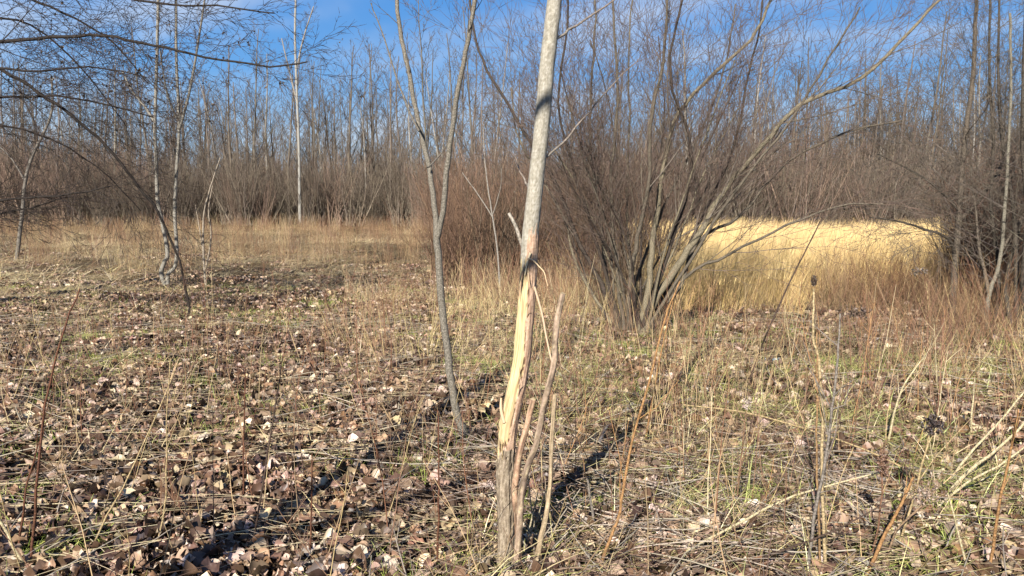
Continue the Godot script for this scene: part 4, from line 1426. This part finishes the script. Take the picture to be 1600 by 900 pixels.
	for i in 14:
		var p := on_ground(803 + rr(0, 60), 862 + rr(-30, 36))
		var m := Mb.new()
		var d := Vector3(rr(-0.6, 0.8), rr(0.5, 1.2), rr(-0.4, 0.3)).normalized()
		var l: float = lengths[i]
		m.tube(PackedVector3Array([Vector3(0, -0.01, 0), d * l * 0.5, (d + rv() * 0.08) * l]), rr(0.003, 0.006), 0.002, 6, Color(0.3, 0.25, 0.2), [Color(0.46, 0.4, 0.32), Color(0.36, 0.27, 0.19), pale][i % 3])
		one("broken_stick", m.mesh(), M.bark, "%s broken dry %s stick in the tangle at the scarred tree's foot" % ["longest" if i == 0 else ordinal(i + 1) + " longest", ["grey", "brown", "pale"][i % 3]], "stick", p, "broken sticks tangled at the scarred tree's foot")
	# crumpled scrap
	var scrap := Mb.new()
	var at := on_ground(1207, 566)
	var nx := 9
	var nz := 6
	var pp := []
	for j in nz + 1:
		for i in nx + 1:
			var x := (float(i) / nx - 0.5) * 0.15
			var zz := (float(j) / nz - 0.5) * 0.09
			pp.append(Vector3(x + rr(-0.006, 0.006), 0.02 + 0.035 * absf(fine.get_noise_2d(x * 14.0, zz * 18.0)) * 2.0 + rr(0, 0.012), zz))
	for j in nz:
		for i in nx:
			var c := Color(0.62, 0.68, 0.7) if fine.get_noise_2d(i * 3.1, j * 2.7) > -0.12 else Color(0.08, 0.16, 0.22)
			var a0 := j * (nx + 1) + i
			scrap.quad(pp[a0], pp[a0 + 1], pp[a0 + nx + 2], pp[a0 + nx + 1], c)
	one("crumpled_wrapper", scrap.mesh(), M.foil, "crumpled white and blue wrapper lying in the dry weeds", "litter", at)

func make_random_stalks() -> void:
	var kinds := [["red-brown", Color(0.2, 0.095, 0.055)], ["tan", Color(0.48, 0.36, 0.2)], ["dark brown", Color(0.12, 0.08, 0.055)], ["pale straw", Color(0.62, 0.51, 0.31)], ["rusty orange", Color(0.4, 0.22, 0.1)]]
	var meshes := []
	var tall := []
	for k in 5:
		for q in 5:
			var m := Mb.new()
			var h := 0.5 + 0.13 * q
			weed_mesh(m, Vector3(0, -0.02, 0), h, rr(0.0022, 0.0036), kinds[k][1], [5, 2, 6, 1, 4][k] if q != 2 else 0, rv() * 0.12)
			meshes.append(m.mesh())
			tall.append(h)
	var zones := [[-0.8, "among leaves before the overhanging limbs"], [-0.42, "among leaves in front of the twin pale stems"], [-0.26, "in the leaves between twin stems and forked sapling"], [-0.1, "between forked sapling and scarred trunk"],
		[0.02, "between scarred trunk and the orange leaning stalk"], [0.15, "before the many-stemmed clump's arching side"], [0.32, "round the wavy seed-head stalk"], [0.46, "before the dark spreading tree"]]
	var by := {}
	for i in 285:
		var p := random_place(3.4, 9.5, -0.66, 0.66)
		var u := p.x / -p.z
		if absf(u) < 0.05 and p.z > -3.6:
			continue
		var right := u > 0.02
		var k: int = [0, 0, 2, 1, 3, 4][rng.randi() % 6] if right else [0, 0, 0, 1, 2, 0][rng.randi() % 6]
		var q := rng.randi() % 5
		var s := rr(0.55, 1.05)
		var zi := 0
		for w in zones.size():
			if u >= zones[w][0]:
				zi = w
		var key := "%d/%d" % [zi, k]
		if not by.has(key):
			by[key] = []
		by[key].append([tall[k * 5 + q] * s, p, k, q, s, zi])
	for key in by:
		var l: Array = by[key]
		l.sort_custom(func(a, b): return a[0] > b[0])
		for i in l.size():
			var r = l[i]
			var p: Vector3 = r[1]
			var rank := "tallest" if i == 0 else ordinal(i + 1) + " tallest"
			if l.size() == 1:
				rank = "only"
			var o := one("dry_weed", meshes[r[2] * 5 + r[3]], M.straw, "%s %s dry weed %s" % [rank, kinds[r[2]][0], zones[r[5]][1]], "weed", Vector3(p.x, high(p.x, p.z), p.z), "thin dry weed stems standing in the clearing")
			o.basis = Basis(Vector3.UP, rr(0, TAU)).scaled(Vector3.ONE * r[4]) * Basis(Vector3.RIGHT, rr(-0.2, 0.2))

# ---------------------------------------------------------------- everything
func _ready() -> void:
	rng.seed = 77
	bumps.seed = 5
	bumps.frequency = 1.3
	bumps.fractal_octaves = 3
	wide.seed = 6
	wide.frequency = 0.09
	patch.seed = 9
	patch.frequency = 0.32
	patch.fractal_octaves = 3
	fine.seed = 12
	fine.frequency = 1.0
	var cam := Camera3D.new()
	cam.name = "camera"
	cam.fov = rad_to_deg(2.0 * atan(450.0 / FPX))
	cam.far = 1500.0
	cam.near = 0.05
	cam.position = Vector3(0, EYE, 0)
	cam.rotation_degrees = Vector3(-PITCH, 0, 0)
	add_child(cam)
	var e := Environment.new()
	e.background_mode = Environment.BG_SKY
	e.sky = make_sky()
	e.tonemap_mode = Environment.TONE_MAPPER_LINEAR
	e.tonemap_exposure = 2.2
	e.sdfgi_enabled = true
	e.ssao_enabled = true
	e.ssil_enabled = true
	var we := WorldEnvironment.new()
	we.name = "world"
	we.environment = e
	add_child(we)
	var sun := DirectionalLight3D.new()
	sun.name = "sun"
	sun.light_energy = 1.6
	sun.light_color = Color(1.0, 0.98, 0.94)
	sun.light_angular_distance = 0.5
	sun.shadow_enabled = true
	sun.rotation_degrees = Vector3(-SUN_UP, -SUN_TURN, 0)
	add_child(sun)
	make_materials()
	make_ground()
	make_woods()
	make_golden()
	make_weeds()
	make_litter()
	make_straw()
	make_clump()
	make_right_trees()
	make_left_overhang()
	make_near_trees()
	make_scarred_tree()
	make_shadow_tree()
	make_stalks()
	make_random_stalks()
